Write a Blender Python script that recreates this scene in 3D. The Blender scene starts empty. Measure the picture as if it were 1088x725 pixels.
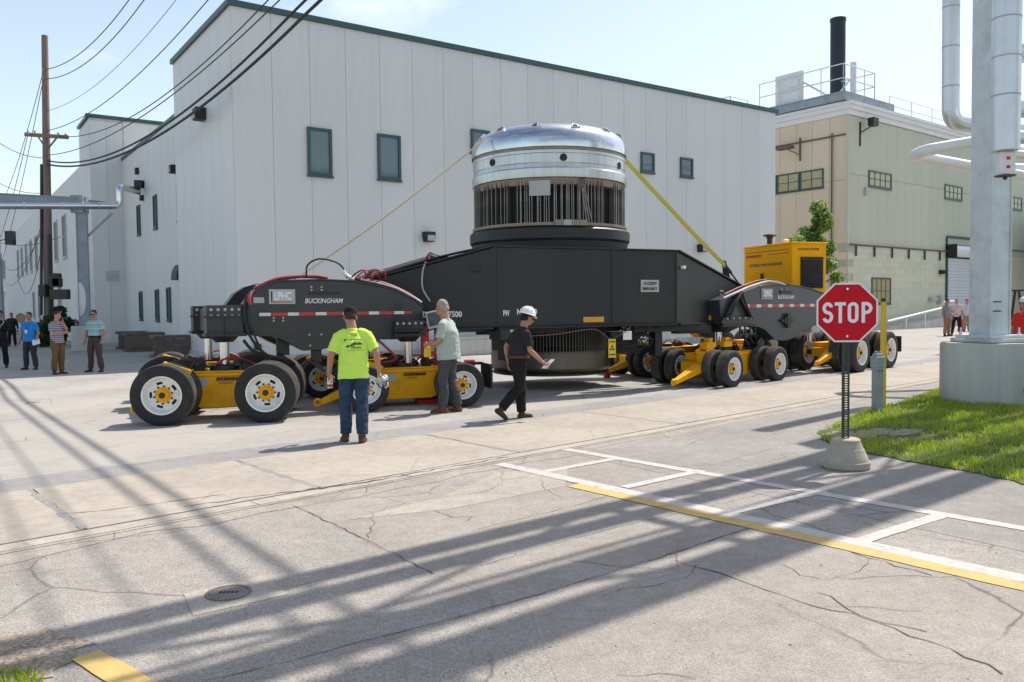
import bpy, math, random
import numpy as np
from math import radians, sin, cos, pi, sqrt, atan2
from mathutils import Vector, Matrix, noise
from mathutils.bvhtree import BVHTree
random.seed(7)
S = bpy.context.scene
COL = S.collection
V = Vector
# ---------------------------------------------------------------- camera
EYE = 1.72; PITCH = radians(2.36); ROLL = radians(-0.63); FPX = 875.0
cd = bpy.data.cameras.new('camera'); cam = bpy.data.objects.new('camera', cd); COL.objects.link(cam)
cd.sensor_width = 36; cd.lens = FPX * 36 / 1088; cd.clip_start = 0.05; cd.clip_end = 3000
CM = Matrix.Rotation(pi / 2 - PITCH, 4, 'X') @ Matrix.Rotation(ROLL, 4, 'Z')
cam.matrix_world = Matrix.Translation((0, 0, EYE)) @ CM
S.camera = cam
# ---------------------------------------------------------------- world, sun, exposure
SUN_EL = radians(54); SUN_AZ = (0.722, 0.692)      # horizontal direction towards the sun
w = bpy.data.worlds.new('World'); S.world = w; w.use_nodes = True
nt = w.node_tree; bg = nt.nodes['Background']
sky = nt.nodes.new('ShaderNodeTexSky'); sky.sky_type = 'NISHITA'; sky.sun_disc = False
sky.sun_elevation = SUN_EL; sky.sun_rotation = atan2(SUN_AZ[0], SUN_AZ[1])
sky.air_density = 1.0; sky.dust_density = 2.0; sky.ozone_density = 1.0
# thin summer clouds mixed into the sky
tc = nt.nodes.new('ShaderNodeTexCoord'); mp = nt.nodes.new('ShaderNodeMapping'); mp.inputs['Scale'].default_value = (1, 1, 2.6)
nz = nt.nodes.new('ShaderNodeTexNoise'); nz.inputs['Scale'].default_value = 3.1; nz.inputs['Detail'].default_value = 9; nz.inputs['Roughness'].default_value = .58
cr = nt.nodes.new('ShaderNodeValToRGB'); cr.color_ramp.elements[0].position = .56; cr.color_ramp.elements[0].color = (0, 0, 0, 1)
cr.color_ramp.elements[1].position = .80; cr.color_ramp.elements[1].color = (.55, .55, .55, 1)
mx = nt.nodes.new('ShaderNodeMixRGB'); mx.inputs[2].default_value = (9.5, 9.9, 10.2, 1)
nt.links.new(tc.outputs['Generated'], mp.inputs[0]); nt.links.new(mp.outputs[0], nz.inputs[0]); nt.links.new(nz.outputs[0], cr.inputs[0])
hs = nt.nodes.new('ShaderNodeHueSaturation'); hs.inputs['Saturation'].default_value = 1.0; hs.inputs['Value'].default_value = 1.0
nt.links.new(cr.outputs[0], mx.inputs[0]); nt.links.new(sky.outputs[0], hs.inputs['Color']); 
# bright summer haze, thickest at the horizon and thinning evenly towards the zenith all round
sz = nt.nodes.new('ShaderNodeSeparateXYZ'); nt.links.new(tc.outputs['Generated'], sz.inputs[0])
m1 = nt.nodes.new('ShaderNodeMath'); m1.operation = 'SUBTRACT'; m1.use_clamp = True; m1.inputs[0].default_value = 1; nt.links.new(sz.outputs[2], m1.inputs[1])
m2 = nt.nodes.new('ShaderNodeMath'); m2.operation = 'POWER'; m2.inputs[1].default_value = 2.4; nt.links.new(m1.outputs[0], m2.inputs[0])
m3 = nt.nodes.new('ShaderNodeMath'); m3.operation = 'MULTIPLY'; m3.inputs[1].default_value = .85; nt.links.new(m2.outputs[0], m3.inputs[0])
hz = nt.nodes.new('ShaderNodeMixRGB'); hz.inputs[2].default_value = (6.3, 7.6, 8.0, 1)
nt.links.new(m3.outputs[0], hz.inputs[0]); nt.links.new(hs.outputs[0], hz.inputs[1]); nt.links.new(hz.outputs[0], mx.inputs[1]); nt.links.new(mx.outputs[0], bg.inputs[0])
bg.inputs[1].default_value = 0.12
sl = bpy.data.lights.new('sun', 'SUN'); so = bpy.data.objects.new('sun', sl); COL.objects.link(so)
sl.energy = 4.0; sl.angle = radians(.53); sl.color = (1, .935, .85)
so.rotation_euler = V((SUN_AZ[0] * cos(SUN_EL), SUN_AZ[1] * cos(SUN_EL), sin(SUN_EL))).to_track_quat('Z', 'Y').to_euler()
so.location = (20, 20, 40)
S.view_settings.view_transform = 'Standard'; S.view_settings.look = 'None'; S.view_settings.exposure = 0.48; S.view_settings.gamma = 1

def ray(px, py):
    return CM.to_3x3() @ V(((px - 544) / FPX, -(py - 362.5) / FPX, -1))
def G(px, py, z=0.0):                                 # pixel of the photograph -> point on the ground
    d = ray(px, py); t = (z - EYE) / d.z; return V((d.x * t, d.y * t, z))
def at(px, py, Y):                                    # pixel -> point at depth Y
    d = ray(px, py); t = Y / d.y; return V((d.x * t, Y, EYE + d.z * t))

# ---------------------------------------------------------------- materials
def mat(name, col, rough=.6, metal=0.0, var=.12, vs=2.5, bump=.0, bs=60, dirt=None, damt=.5, ds=1.3, spec=.5, coat=0, trans=0, streak=False, each=0):
    m = bpy.data.materials.new(name); m.use_nodes = True; t = m.node_tree; n = t.nodes; L = t.links
    b = n['Principled BSDF']; b.inputs['Roughness'].default_value = rough; b.inputs['Metallic'].default_value = metal
    b.inputs['Specular IOR Level'].default_value = spec; b.inputs['Coat Weight'].default_value = coat
    tc = n.new('ShaderNodeTexCoord'); src = tc.outputs['Object']
    if streak:
        mp = n.new('ShaderNodeMapping'); mp.inputs['Scale'].default_value = (1, 1, .12); L.new(src, mp.inputs[0]); ssrc = mp.outputs[0]
    else: ssrc = src
    c = V(col)
    n1 = n.new('ShaderNodeTexNoise'); n1.inputs['Scale'].default_value = vs; n1.inputs['Detail'].default_value = 6; n1.inputs['Roughness'].default_value = .62
    L.new(ssrc, n1.inputs[0])
    r = n.new('ShaderNodeValToRGB'); r.color_ramp.elements[0].position = .3; r.color_ramp.elements[1].position = .7
    lo = c * (1 - var); hi = c * (1 + var)
    r.color_ramp.elements[0].color = (*lo, 1); r.color_ramp.elements[1].color = (*hi, 1)
    L.new(n1.outputs[0], r.inputs[0]); out = r.outputs[0]
    if dirt:
        n2 = n.new('ShaderNodeTexNoise'); n2.inputs['Scale'].default_value = ds; n2.inputs['Detail'].default_value = 8; n2.inputs['Roughness'].default_value = .7
        L.new(ssrc, n2.inputs[0])
        r2 = n.new('ShaderNodeValToRGB'); r2.color_ramp.elements[0].position = .5; r2.color_ramp.elements[1].position = .72
        r2.color_ramp.elements[0].color = (0, 0, 0, 1); r2.color_ramp.elements[1].color = (damt, damt, damt, 1)
        L.new(n2.outputs[0], r2.inputs[0])
        mm = n.new('ShaderNodeMixRGB'); mm.inputs[2].default_value = (*dirt, 1); L.new(r2.outputs[0], mm.inputs[0]); L.new(out, mm.inputs[1]); out = mm.outputs[0]
        rr = n.new('ShaderNodeMath'); rr.operation = 'MULTIPLY_ADD'; rr.inputs[1].default_value = .25; rr.inputs[2].default_value = rough
        L.new(r2.outputs[0], rr.inputs[0]); L.new(rr.outputs[0], b.inputs['Roughness'])
    if each:                                          # every panel or block a slightly different tone
        oi = n.new('ShaderNodeObjectInfo'); ma = n.new('ShaderNodeMapRange'); ma.inputs['To Min'].default_value = 1 - each; ma.inputs['To Max'].default_value = 1 + each
        L.new(oi.outputs['Random'], ma.inputs[0]); me_ = n.new('ShaderNodeMixRGB'); me_.blend_type = 'MULTIPLY'; me_.inputs[0].default_value = 1
        L.new(out, me_.inputs[1]); L.new(ma.outputs[0], me_.inputs[2]); out = me_.outputs[0]
    L.new(out, b.inputs['Base Color'])
    if bump:
        n3 = n.new('ShaderNodeTexNoise'); n3.inputs['Scale'].default_value = bs; n3.inputs['Detail'].default_value = 4
        L.new(src, n3.inputs[0]); bp = n.new('ShaderNodeBump'); bp.inputs['Strength'].default_value = bump; bp.inputs['Distance'].default_value = .01
        L.new(n3.outputs[0], bp.inputs['Height']); L.new(bp.outputs[0], b.inputs['Normal'])
    return m

def paving(name, col, speck=.25, stain=(.2, .17, .13), stamt=.35, crack=.6, cscale=.45, warm=None, sscale=.35, agg=130, rough=.9):
    m = bpy.data.materials.new(name); m.use_nodes = True; t = m.node_tree; n = t.nodes; L = t.links
    b = n['Principled BSDF']; b.inputs['Roughness'].default_value = rough; b.inputs['Specular IOR Level'].default_value = .25
    tc = n.new('ShaderNodeTexCoord'); src = tc.outputs['Object']; c = V(col)
    def tex(sc, det=6, ro=.6):
        x = n.new('ShaderNodeTexNoise'); x.inputs['Scale'].default_value = sc; x.inputs['Detail'].default_value = det; x.inputs['Roughness'].default_value = ro
        L.new(src, x.inputs[0]); return x
    def ramp(s, p0, c0, p1, c1):
        r = n.new('ShaderNodeValToRGB'); r.color_ramp.elements[0].position = p0; r.color_ramp.elements[1].position = p1
        r.color_ramp.elements[0].color = (*c0, 1); r.color_ramp.elements[1].color = (*c1, 1); L.new(s, r.inputs[0]); return r.outputs[0]
    def mix(f, a, bb, mode='MIX'):
        x = n.new('ShaderNodeMixRGB'); x.blend_type = mode
        for i, s in ((0, f), (1, a), (2, bb)):
            if hasattr(s, 'is_output'): L.new(s, x.inputs[i])
            elif i == 0: x.inputs[0].default_value = s
            else: x.inputs[i].default_value = (*s, 1)
        return x.outputs[0]
    base = ramp(tex(.55, 8, .68).outputs[0], .30, c * .80, .70, c * 1.14)
    fine = ramp(tex(7, 6, .7).outputs[0], .3, V((.86,) * 3), .7, V((1.1,) * 3)); base = mix(1, base, fine, 'MULTIPLY')
    # aggregate: pale and dark stones
    vo = n.new('ShaderNodeTexVoronoi'); vo.inputs['Scale'].default_value = agg; L.new(src, vo.inputs[0])
    sp = ramp(vo.outputs['Color'], .1, V((1 - speck * 1.1,) * 3), .9, V((1 + speck,) * 3)); base = mix(1, base, sp, 'MULTIPLY')
    pit = ramp(tex(agg * .8, 2, .5).outputs[0], .30, V((.45,) * 3), .40, V((1,) * 3)); base = mix(speck * 1.4, base, pit, 'MULTIPLY')
    st = ramp(tex(sscale, 9, .68).outputs[0], .5, V((0, 0, 0)), .74, V((stamt,) * 3)); base = mix(st, base, stain)
    oil = ramp(tex(1.15, 5, .62).outputs[0], .64, V((0, 0, 0)), .74, V((.38,) * 3)); base = mix(oil, base, V((.12, .11, .10)))
    if warm:
        wa = ramp(tex(.22, 4, .6).outputs[0], .45, V((0, 0, 0)), .62, V((.6,) * 3)); base = mix(wa, base, warm)
    if crack:
        wob = n.new('ShaderNodeTexNoise'); wob.inputs['Scale'].default_value = 2.2; wob.inputs['Detail'].default_value = 6; L.new(src, wob.inputs[0])
        add = mix(.16, src, wob.outputs[1], 'ADD')
        ve = n.new('ShaderNodeTexVoronoi'); ve.feature = 'DISTANCE_TO_EDGE'; ve.inputs['Scale'].default_value = cscale; L.new(add, ve.inputs[0])
        ln = ramp(ve.outputs['Distance'], .0018, V((crack,) * 3), .0058, V((0, 0, 0)))
        msk = ramp(tex(.5, 3).outputs[0], .47, V((0, 0, 0)), .56, V((1, 1, 1)))
        ln = mix(1, ln, msk, 'MULTIPLY'); base = mix(ln, base, V((.05, .045, .04)))
    L.new(base, b.inputs['Base Color'])
    bp = n.new('ShaderNodeBump'); bp.inputs['Strength'].default_value = .35; bp.inputs['Distance'].default_value = .006
    L.new(vo.outputs['Distance'], bp.inputs['Height']); L.new(bp.outputs[0], b.inputs['Normal'])
    return m

def glassy(name, col, rough=.06):
    return mat(name, col, rough, 0, .1, .8, spec=.8)
K = {}
K['asphalt'] = paving('asphalt', (.335, .308, .278), .28, (.25, .22, .185), .5, .55, .5)
K['asphalt_dark'] = paving('asphalt_dark', (.305, .285, .262), .2, (.22, .2, .175), .5, .7, .8, sscale=.6)
K['asphalt_warm'] = paving('asphalt_warm', (.335, .305, .27), .20, (.25, .215, .175), .5, .7, .7, sscale=.5)
K['patch'] = paving('patch_concrete', (.405, .365, .31), .18, (.28, .25, .21), .5, .6, .9, sscale=1.1)
K['road'] = paving('road_concrete', (.375, .355, .33), .10, (.30, .28, .255), .5, .8, .75, warm=(.41, .375, .33), sscale=.5)
K['strip'] = paving('strip_asphalt', (.30, .29, .28), .18, (.36, .34, .31), .6, .6, .6)
K['slab'] = paving('lane_concrete', (.405, .362, .305), .08, (.36, .32, .26), .4, .25, .4, sscale=.8, agg=120)
K['edging'] = paving('edging_concrete', (.44, .395, .34), .16, (.30, .25, .2), .6, .5, 1.2, sscale=2.5)
K['gutter'] = paving('gutter_dirt', (.36, .325, .28), .25, (.22, .185, .15), .8, .9, 1.4, sscale=1.2)
K['soil'] = paving('soil', (.33, .275, .215), .4, (.16, .13, .1), .7, 0, 1, sscale=2, agg=60)
K['lawn'] = mat('lawn', (.075, .10, .03), .95, 0, .4, 3, .5, 60, dirt=(.17, .14, .09), damt=.6, ds=1.2)
K['tar'] = mat('crack_fill', (.085, .076, .068), .95, 0, .3, 8)
K['white_paint'] = mat('white_paint', (.49, .465, .425), .8, 0, .08, 9, .2, 90, dirt=(.33, .305, .28), damt=.95, ds=11)
K['yellow_paint'] = mat('yellow_paint', (.57, .385, .125), .8, 0, .09, 9, .2, 90, dirt=(.36, .30, .2), damt=.95, ds=11)
K['panel'] = mat('wall_panel', (.64, .645, .63), .5, 0, .03, .5, .06, 25, dirt=(.54, .53, .51), damt=.55, ds=.9, streak=True, each=.03)
K['panel_core'] = mat('panel_joint', (.50, .50, .49), .8)
K['works_joint'] = mat('works_joint', (.44, .43, .33), .9)
K['green_trim'] = mat('green_trim', (.035, .085, .085), .45, 0, .1)
K['glass_dark'] = glassy('window_glass', (.10, .155, .175))
K['white_wall'] = mat('white_wall', (.62, .64, .64), .7, 0, .05, .7, dirt=(.5, .5, .48), damt=.3, streak=True)
K['black'] = mat('black_paint', (.014, .014, .015), .5, 0, .2)
K['rubber'] = mat('rubber', (.020, .0195, .019), .78, 0, .25, 6, .2, 80, dirt=(.085, .07, .055), damt=.55, ds=2.2)
K['tread'] = mat('dusty_tread', (.06, .052, .045), .9, 0, .3, 5, .2, 60, dirt=(.20, .165, .13), damt=.8, ds=2.0)
K['rim'] = mat('rim_paint', (.84, .83, .80), .35, 0, .06, 4, dirt=(.42, .37, .3), damt=.6, ds=4)
K['yellow'] = mat('yellow_enamel', (.93, .43, .006), .5, 0, .09, 3, .02, 30, dirt=(.30, .15, .03), damt=.45, ds=2.6, spec=.2)
K['yellow_gen'] = mat('generator_enamel', (.95, .43, .004), .55, 0, .05, 2, dirt=(.7, .32, .01), damt=.3, ds=2.2, spec=.12)
K['charcoal'] = mat('charcoal_paint', (.0175, .0175, .017), .5, 0, .22, 1.6, .06, 9, dirt=(.04, .038, .034), damt=.6, ds=1.4, streak=True)
K['jeep'] = mat('jeep_paint', (.0155, .018, .019), .36, 0, .16, 2, .03, 14, dirt=(.05, .05, .048), damt=.5, ds=1.6, coat=.2)
K['jeep_grey'] = mat('grey_jeep_paint', (.029, .034, .039), .4, 0, .1, 2, .03, 14, dirt=(.07, .07, .07), damt=.4, ds=1.6, coat=.2)
K['steel'] = mat('dark_steel', (.03, .03, .032), .45, .4, .3, 6, dirt=(.1, .07, .045), damt=.5, ds=4)
K['chrome'] = mat('chrome_rod', (.72, .72, .72), .16, 1, .05)
K['galv'] = mat('galvanised_steel', (.62, .665, .68), .5, .1, .13, 2.4, .04, 20, dirt=(.36, .39, .40), damt=.55, ds=1.5)
K['galv_blue'] = mat('painted_steel', (.27, .32, .355), .5, .1, .12, 2.4, dirt=(.15, .17, .18), damt=.5)
K['lagging'] = mat('pipe_lagging', (.66, .69, .72), .36, .55, .05, 1.5, dirt=(.5, .52, .55), damt=.4)
K['white_pipe'] = mat('white_pipe', (.74, .75, .76), .4, .1, .05, 1.5)
K['concrete'] = mat('pier_concrete', (.52, .515, .475), .9, 0, .12, 3, .3, 50, dirt=(.25, .235, .21), damt=.75, ds=1.3, streak=True)
K['cone_concrete'] = mat('base_concrete', (.42, .36, .29), .9, 0, .15, 9, .5, 60, dirt=(.25, .2, .16), damt=.6, ds=4)
K['white'] = mat('white_plastic', (.78, .78, .77), .5, 0, .04)
K['red'] = mat('red_paint', (.52, .018, .02), .45, 0, .1)
K['sign_red'] = mat('sign_red', (.56, .004, .016), .5, 0, .06, 3, dirt=(.46, .02, .02), damt=.3, ds=3, spec=.2)
K['sign_white'] = mat('sign_white', (.80, .80, .80), .42, 0, .03)
K['post_green'] = mat('green_post', (.022, .045, .032), .5, 0, .2)
K['utility_grey'] = mat('grey_post', (.27, .31, .31), .5, 0, .12, 4, dirt=(.18, .19, .18), damt=.5, ds=6)
K['yellow_tube'] = mat('yellow_tube', (.72, .46, .02), .45, 0, .05)
K['strap'] = mat('strap_webbing', (.62, .50, .06), .7, 0, .1, 20)
K['rope'] = mat('pale_rope', (.66, .58, .34), .8, 0, .1, 20)
K['cable'] = mat('cable', (.018, .018, .02), .6, 0, .1)
K['red_hose'] = mat('red_hose', (.34, .03, .035), .5, 0, .15)
K['grey_hose'] = mat('grey_hose', (.42, .42, .4), .5, 0, .15)
K['wood_pole'] = mat('pole_wood', (.20, .145, .12), .9, 0, .2, 6, .3, 30, dirt=(.1, .075, .06), damt=.6, streak=True)
K['rust_box'] = mat('weathered_wood', (.14, .105, .09), .9, 0, .25, 5, .3, 30)
K['tan'] = mat('tan_siding', (.66, .56, .41), .8, 0, .07, 1, .05, 20, dirt=(.46, .37, .25), damt=.5, ds=.7, streak=True, each=.04)
K['sage'] = mat('sage_siding', (.52, .525, .41), .8, 0, .05, 1, .05, 20, dirt=(.40, .40, .30), damt=.45, ds=.7, streak=True, each=.03)
K['sage_block'] = mat('sage_block', (.60, .585, .455), .85, 0, .07, 2, .1, 30, dirt=(.46, .45, .33), damt=.4, each=.05)
K['cornice'] = mat('white_cornice', (.72, .72, .72), .5, 0, .04, 1, dirt=(.55, .55, .55), damt=.4)
K['pane_tan'] = glassy('old_glass', (.38, .33, .16), .2)
K['stack'] = mat('stack_steel', (.018, .023, .032), .5, .2, .15)
K['door_white'] = mat('door_white', (.60, .62, .65), .5, 0, .04)
K['manhole'] = mat('cast_iron', (.19, .17, .16), .7, .3, .25, 30, .4, 60)
K['plate_grey'] = mat('plate_grey', (.42, .43, .43), .5, 0, .06)
K['sign_yellow'] = mat('sign_yellow', (.72, .52, .02), .5, 0, .04)
K['plate_orange'] = mat('reflector_amber', (.66, .33, .03), .4, 0, .05)
K['reflect_red'] = mat('reflector_red', (.48, .03, .03), .35, 0, .08)
K['reflect_white'] = mat('reflector_white', (.66, .66, .62), .35, 0, .05)
K['text_white'] = mat('lettering_white', (.72, .72, .70), .5, 0, .05)
K['text_black'] = mat('lettering_black', (.02, .02, .02), .5, 0, .1)
K['screen'] = mat('screen_glass', (.05, .06, .075), .12, 0, .1)
K['bark'] = mat('bark', (.10, .075, .055), .9, 0, .3, 8, .5, 30)

# cask metals
def metal_mat(name, col, r0, r1, bands, bmp=.05):
    m = bpy.data.materials.new(name); m.use_nodes = True; t = m.node_tree; n = t.nodes; L = t.links; b = n['Principled BSDF']
    b.inputs['Metallic'].default_value = 1; tc = n.new('ShaderNodeTexCoord'); mp = n.new('ShaderNodeMapping')
    mp.inputs['Scale'].default_value = bands; L.new(tc.outputs['Object'], mp.inputs[0])
    x = n.new('ShaderNodeTexNoise'); x.inputs['Scale'].default_value = 3; x.inputs['Detail'].default_value = 7; x.inputs['Roughness'].default_value = .65; L.new(mp.outputs[0], x.inputs[0])
    r = n.new('ShaderNodeValToRGB'); c = V(col); r.color_ramp.elements[0].position = .3; r.color_ramp.elements[1].position = .72
    r.color_ramp.elements[0].color = (*(c * .8), 1); r.color_ramp.elements[1].color = (*(c * 1.1), 1); L.new(x.outputs[0], r.inputs[0]); L.new(r.outputs[0], b.inputs['Base Color'])
    mr = n.new('ShaderNodeMapRange'); mr.inputs['To Min'].default_value = r0; mr.inputs['To Max'].default_value = r1; L.new(x.outputs[0], mr.inputs[0]); L.new(mr.outputs[0], b.inputs['Roughness'])
    bp = n.new('ShaderNodeBump'); bp.inputs['Strength'].default_value = bmp; bp.inputs['Distance'].default_value = .02; L.new(x.outputs[0], bp.inputs['Height']); L.new(bp.outputs[0], b.inputs['Normal'])
    return m
K['dome'] = metal_mat('polished_steel', (.66, .68, .70), .14, .24, (.5, .5, .8), .012)
K['band'] = metal_mat('machined_steel', (.58, .58, .57), .24, .46, (3, 3, .15))
K['fin_dark'] = mat('dark_fin_steel', (.16, .145, .13), .5, .5, .25, 5)
K['fin'] = mat('fin_steel', (.25, .235, .22), .4, .7, .25, 5, dirt=(.16, .11, .08), damt=.6, ds=2)
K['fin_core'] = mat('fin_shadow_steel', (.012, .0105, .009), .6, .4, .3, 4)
K['tan_ring'] = mat('heat_tinted_steel', (.27, .215, .17), .45, .6, .15, 4)
K['lower_steel'] = metal_mat('brushed_lower_steel', (.17, .14, .115), .38, .6, (1, 1, .3))

# ---------------------------------------------------------------- geometry helpers
I4 = Matrix.Identity(4)
def frame(o, ang=0):
    return Matrix.Translation(V(o) if len(o) == 3 else V((o[0], o[1], 0))) @ Matrix.Rotation(radians(ang), 4, 'Z')
class MB:
    def __init__(s): s.v = []; s.f = []; s.m = []
    def add(s, vs, fs, mi=0, M=None):
        k = len(s.v)
        s.v += [tuple(M @ V(q)) for q in vs] if M is not None else [tuple(q) for q in vs]
        s.f += [tuple(i + k for i in f) for f in fs]; s.m += [mi] * len(fs); return s
    def box(s, c, d, M=None, mi=0):
        x, y, z = c; a, b, e = d[0] / 2, d[1] / 2, d[2] / 2
        vs = [(x + i * a, y + j * b, z + k * e) for k in (-1, 1) for j in (-1, 1) for i in (-1, 1)]
        return s.add(vs, [(0, 2, 3, 1), (4, 5, 7, 6), (0, 1, 5, 4), (2, 6, 7, 3), (0, 4, 6, 2), (1, 3, 7, 5)], mi, M)
    def beam(s, p, q, wd, h, mi=0, up=(0, 0, 1)):
        p = V(p); q = V(q); d = (q - p); L = d.length; d.normalize(); u = V(up)
        if abs(d.dot(u)) > .98: u = V((1, 0, 0))
        sd = d.cross(u).normalized(); u = sd.cross(d)
        M = Matrix(((d.x, sd.x, u.x, (p.x + q.x) / 2), (d.y, sd.y, u.y, (p.y + q.y) / 2), (d.z, sd.z, u.z, (p.z + q.z) / 2), (0, 0, 0, 1)))
        return s.box((0, 0, 0), (L, wd, h), M, mi)
    def tube(s, pts, r, n=8, mi=0, cap=True):
        pts = [V(p) for p in pts]; N = len(pts); rs = r if isinstance(r, (list, tuple)) else [r] * N
        vs = []; u = None
        for i, p in enumerate(pts):
            d = (pts[min(i + 1, N - 1)] - pts[max(i - 1, 0)]).normalized()
            if u is None:
                u = d.cross(V((0, 0, 1)) if abs(d.z) < .95 else V((1, 0, 0))).normalized()
            else:
                u = (u - d * u.dot(d)).normalized()
            w_ = d.cross(u)
            vs += [p + (u * cos(2 * pi * k / n) + w_ * sin(2 * pi * k / n)) * rs[i] for k in range(n)]
        fs = [(i * n + k, i * n + (k + 1) % n, (i + 1) * n + (k + 1) % n, (i + 1) * n + k) for i in range(N - 1) for k in range(n)]
        if cap: fs += [tuple(range(n))[::-1], tuple(range((N - 1) * n, N * n))]
        return s.add(vs, fs, mi)
    def cyl(s, p, q, r0, r1=None, n=16, mi=0): return s.tube([p, q], [r0, r0 if r1 is None else r1], n, mi)
    def lathe(s, prof, n=32, M=None, mi=0, skip=None, mis=None):
        vs = [(r * cos(2 * pi * k / n), r * sin(2 * pi * k / n), z) for r, z in prof for k in range(n)]
        for i in range(len(prof) - 1):
            fs = [(i * n + k, i * n + (k + 1) % n, (i + 1) * n + (k + 1) % n, (i + 1) * n + k) for k in range(n) if not (skip and skip(i, k))]
            if i == 0: s.add(vs, fs, mis[i] if mis else mi, M); base = len(s.v) - len(vs)
            else:
                s.f += [tuple(a + base for a in f) for f in fs]; s.m += [mis[i] if mis else mi] * len(fs)
        return s
    def prism(s, poly, z0, z1, M=None, mi=0):
        n = len(poly); vs = [(x, y, z0) for x, y in poly] + [(x, y, z1) for x, y in poly]
        return s.add(vs, [tuple(range(n))[::-1], tuple(range(n, 2 * n))] + [(k, (k + 1) % n, n + (k + 1) % n, n + k) for k in range(n)], mi, M)
    def mesh(s, name, mats, smooth=None):
        me = bpy.data.meshes.new(name); me.from_pydata(s.v, [], s.f)
        for m in (mats if isinstance(mats, (list, tuple)) else [mats]): me.materials.append(K[m] if isinstance(m, str) else m)
        if any(s.m): me.polygons.foreach_set('material_index', s.m)
        fixn(me)
        if smooth is not None: me.shade_smooth(); me.set_sharp_from_angle(angle=radians(smooth))
        me.update(); return me
import bmesh
def fixn(me):
    b = bmesh.new(); b.from_mesh(me); bmesh.ops.recalc_face_normals(b, faces=b.faces); b.to_mesh(me); b.free()
WM = {}
def link(name, data, parent=None, M=I4, bevel=0, bseg=2):
    o = bpy.data.objects.new(name, data); COL.objects.link(o); WM[o.name] = M
    if parent: o.parent = parent; o.matrix_basis = WM[parent.name].inverted() @ M
    else: o.matrix_basis = M
    if bevel:
        b = o.modifiers.new('bevel', 'BEVEL'); b.width = bevel; b.segments = bseg; b.limit_method = 'ANGLE'; b.angle_limit = radians(40)
    return o
def part(name, mb, mats, parent, M=None, smooth=None, bevel=0, label=None):
    o = link(name, mb.mesh(name, mats, smooth), parent, WM[parent.name] if M is None else M, bevel)
    if label: o['label'] = label
    return o
def tag(o, label, cat, group=None):
    o['label'] = label; o['category'] = cat
    if group: o['group'] = group
    return o
def thing(name, label, cat, M=I4, group=None):
    return tag(link(name, None, None, M), label, cat, group)
def solo(name, mb, mats, label, cat, M=I4, smooth=None, bevel=0, group=None):
    return tag(link(name, mb.mesh(name, mats, smooth), None, M, bevel), label, cat, group)
def struct(name, mb, mats, parent=None, M=I4, smooth=None, bevel=0):
    o = link(name, mb.mesh(name, mats, smooth), parent, M, bevel); o['kind'] = 'structure'; return o
def copy_tree(o, parent, M):
    c = o.copy(); COL.objects.link(c); WM[c.name] = M
    if parent: c.parent = parent; c.matrix_basis = WM[parent.name].inverted() @ M
    else: c.matrix_basis = M
    rel = M @ WM[o.name].inverted()
    for ch in o.children: copy_tree(ch, c, rel @ WM[ch.name])
    return c
def text(s, size, name, matn, parent, M, w=None, shear=0, bold=0, depth=.002, label=None):
    cu = bpy.data.curves.new(name, 'FONT'); cu.body = s; cu.size = size; cu.align_x = 'CENTER'; cu.align_y = 'CENTER'; cu.shear = shear; cu.offset = bold; cu.extrude = depth; cu.resolution_u = 3
    t = bpy.data.objects.new(name, cu); COL.objects.link(t); bpy.context.view_layer.update()
    me = bpy.data.meshes.new_from_object(t.evaluated_get(bpy.context.evaluated_depsgraph_get()))
    bpy.data.objects.remove(t); bpy.data.curves.remove(cu)
    a = np.empty(len(me.vertices) * 3); me.vertices.foreach_get('co', a); a = a.reshape(-1, 3)
    a[:, 0] -= (a[:, 0].max() + a[:, 0].min()) / 2; a[:, 1] -= (a[:, 1].max() + a[:, 1].min()) / 2
    a[:, 1] *= size / max(1e-6, np.ptp(a[:, 1]))
    if w: a[:, 0] *= w / np.ptp(a[:, 0])
    me.vertices.foreach_set('co', a.ravel()); me.materials.clear(); me.materials.append(K[matn]); me.name = name
    for p in me.polygons: p.material_index = 0
    o = link(name, me, parent, M)
    if label: o['label'] = label
    return o
def facing(F, s, z, off=0):        # frame on a vertical face: local x along the face, y up, z out towards the camera side
    return F @ Matrix.Translation((s, -off, z)) @ Matrix.Rotation(pi / 2, 4, 'X')
def sag(p, q, drop, n=14):
    p = V(p); q = V(q); return [p.lerp(q, i / n) - V((0, 0, drop * 4 * (i / n) * (1 - i / n))) for i in range(n + 1)]
def spline(pts, n=6):
    pts = [V(p) for p in pts]; out = []
    for i in range(len(pts) - 1):
        a = pts[max(i - 1, 0)]; b = pts[i]; c = pts[i + 1]; d = pts[min(i + 2, len(pts) - 1)]
        for k in range(n):
            t = k / n; out.append(.5 * ((2 * b) + (c - a) * t + (2 * a - 5 * b + 4 * c - d) * t * t + (3 * b - a - 3 * c + d) * t ** 3))
    return out + [pts[-1]]

# ================================================================ GROUND
def sheet(name, pts, z, m, sub=None, parent=None):
    return struct(name, MB().add([(p[0], p[1], z) for p in pts], [tuple(range(len(pts)))]), m, parent)
sheet('ground', [(-700, -300), (900, -300), (900, 1100), (-700, 1100)], 0, 'asphalt')
UA = V((cos(radians(43)), sin(radians(43)), 0)); NA = V((-UA.y, UA.x, 0))
def lane(s, n): return UA * s + NA * n
L1, L2, L3 = 6.98, 8.98, 9.62       # lane front edge, lane back edge, back of the asphalt strip (distance along NA)
road = sheet('road', [lane(-60, L3), lane(90, L3), lane(90, L3 + 60), lane(-60, L3 + 60)], .004, 'road')
sheet('asphalt_strip', [lane(-60, L2 - .02), lane(90, L2 - .02), lane(90, L3 + .05), lane(-60, L3 + .05)], .008, 'strip')
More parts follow.
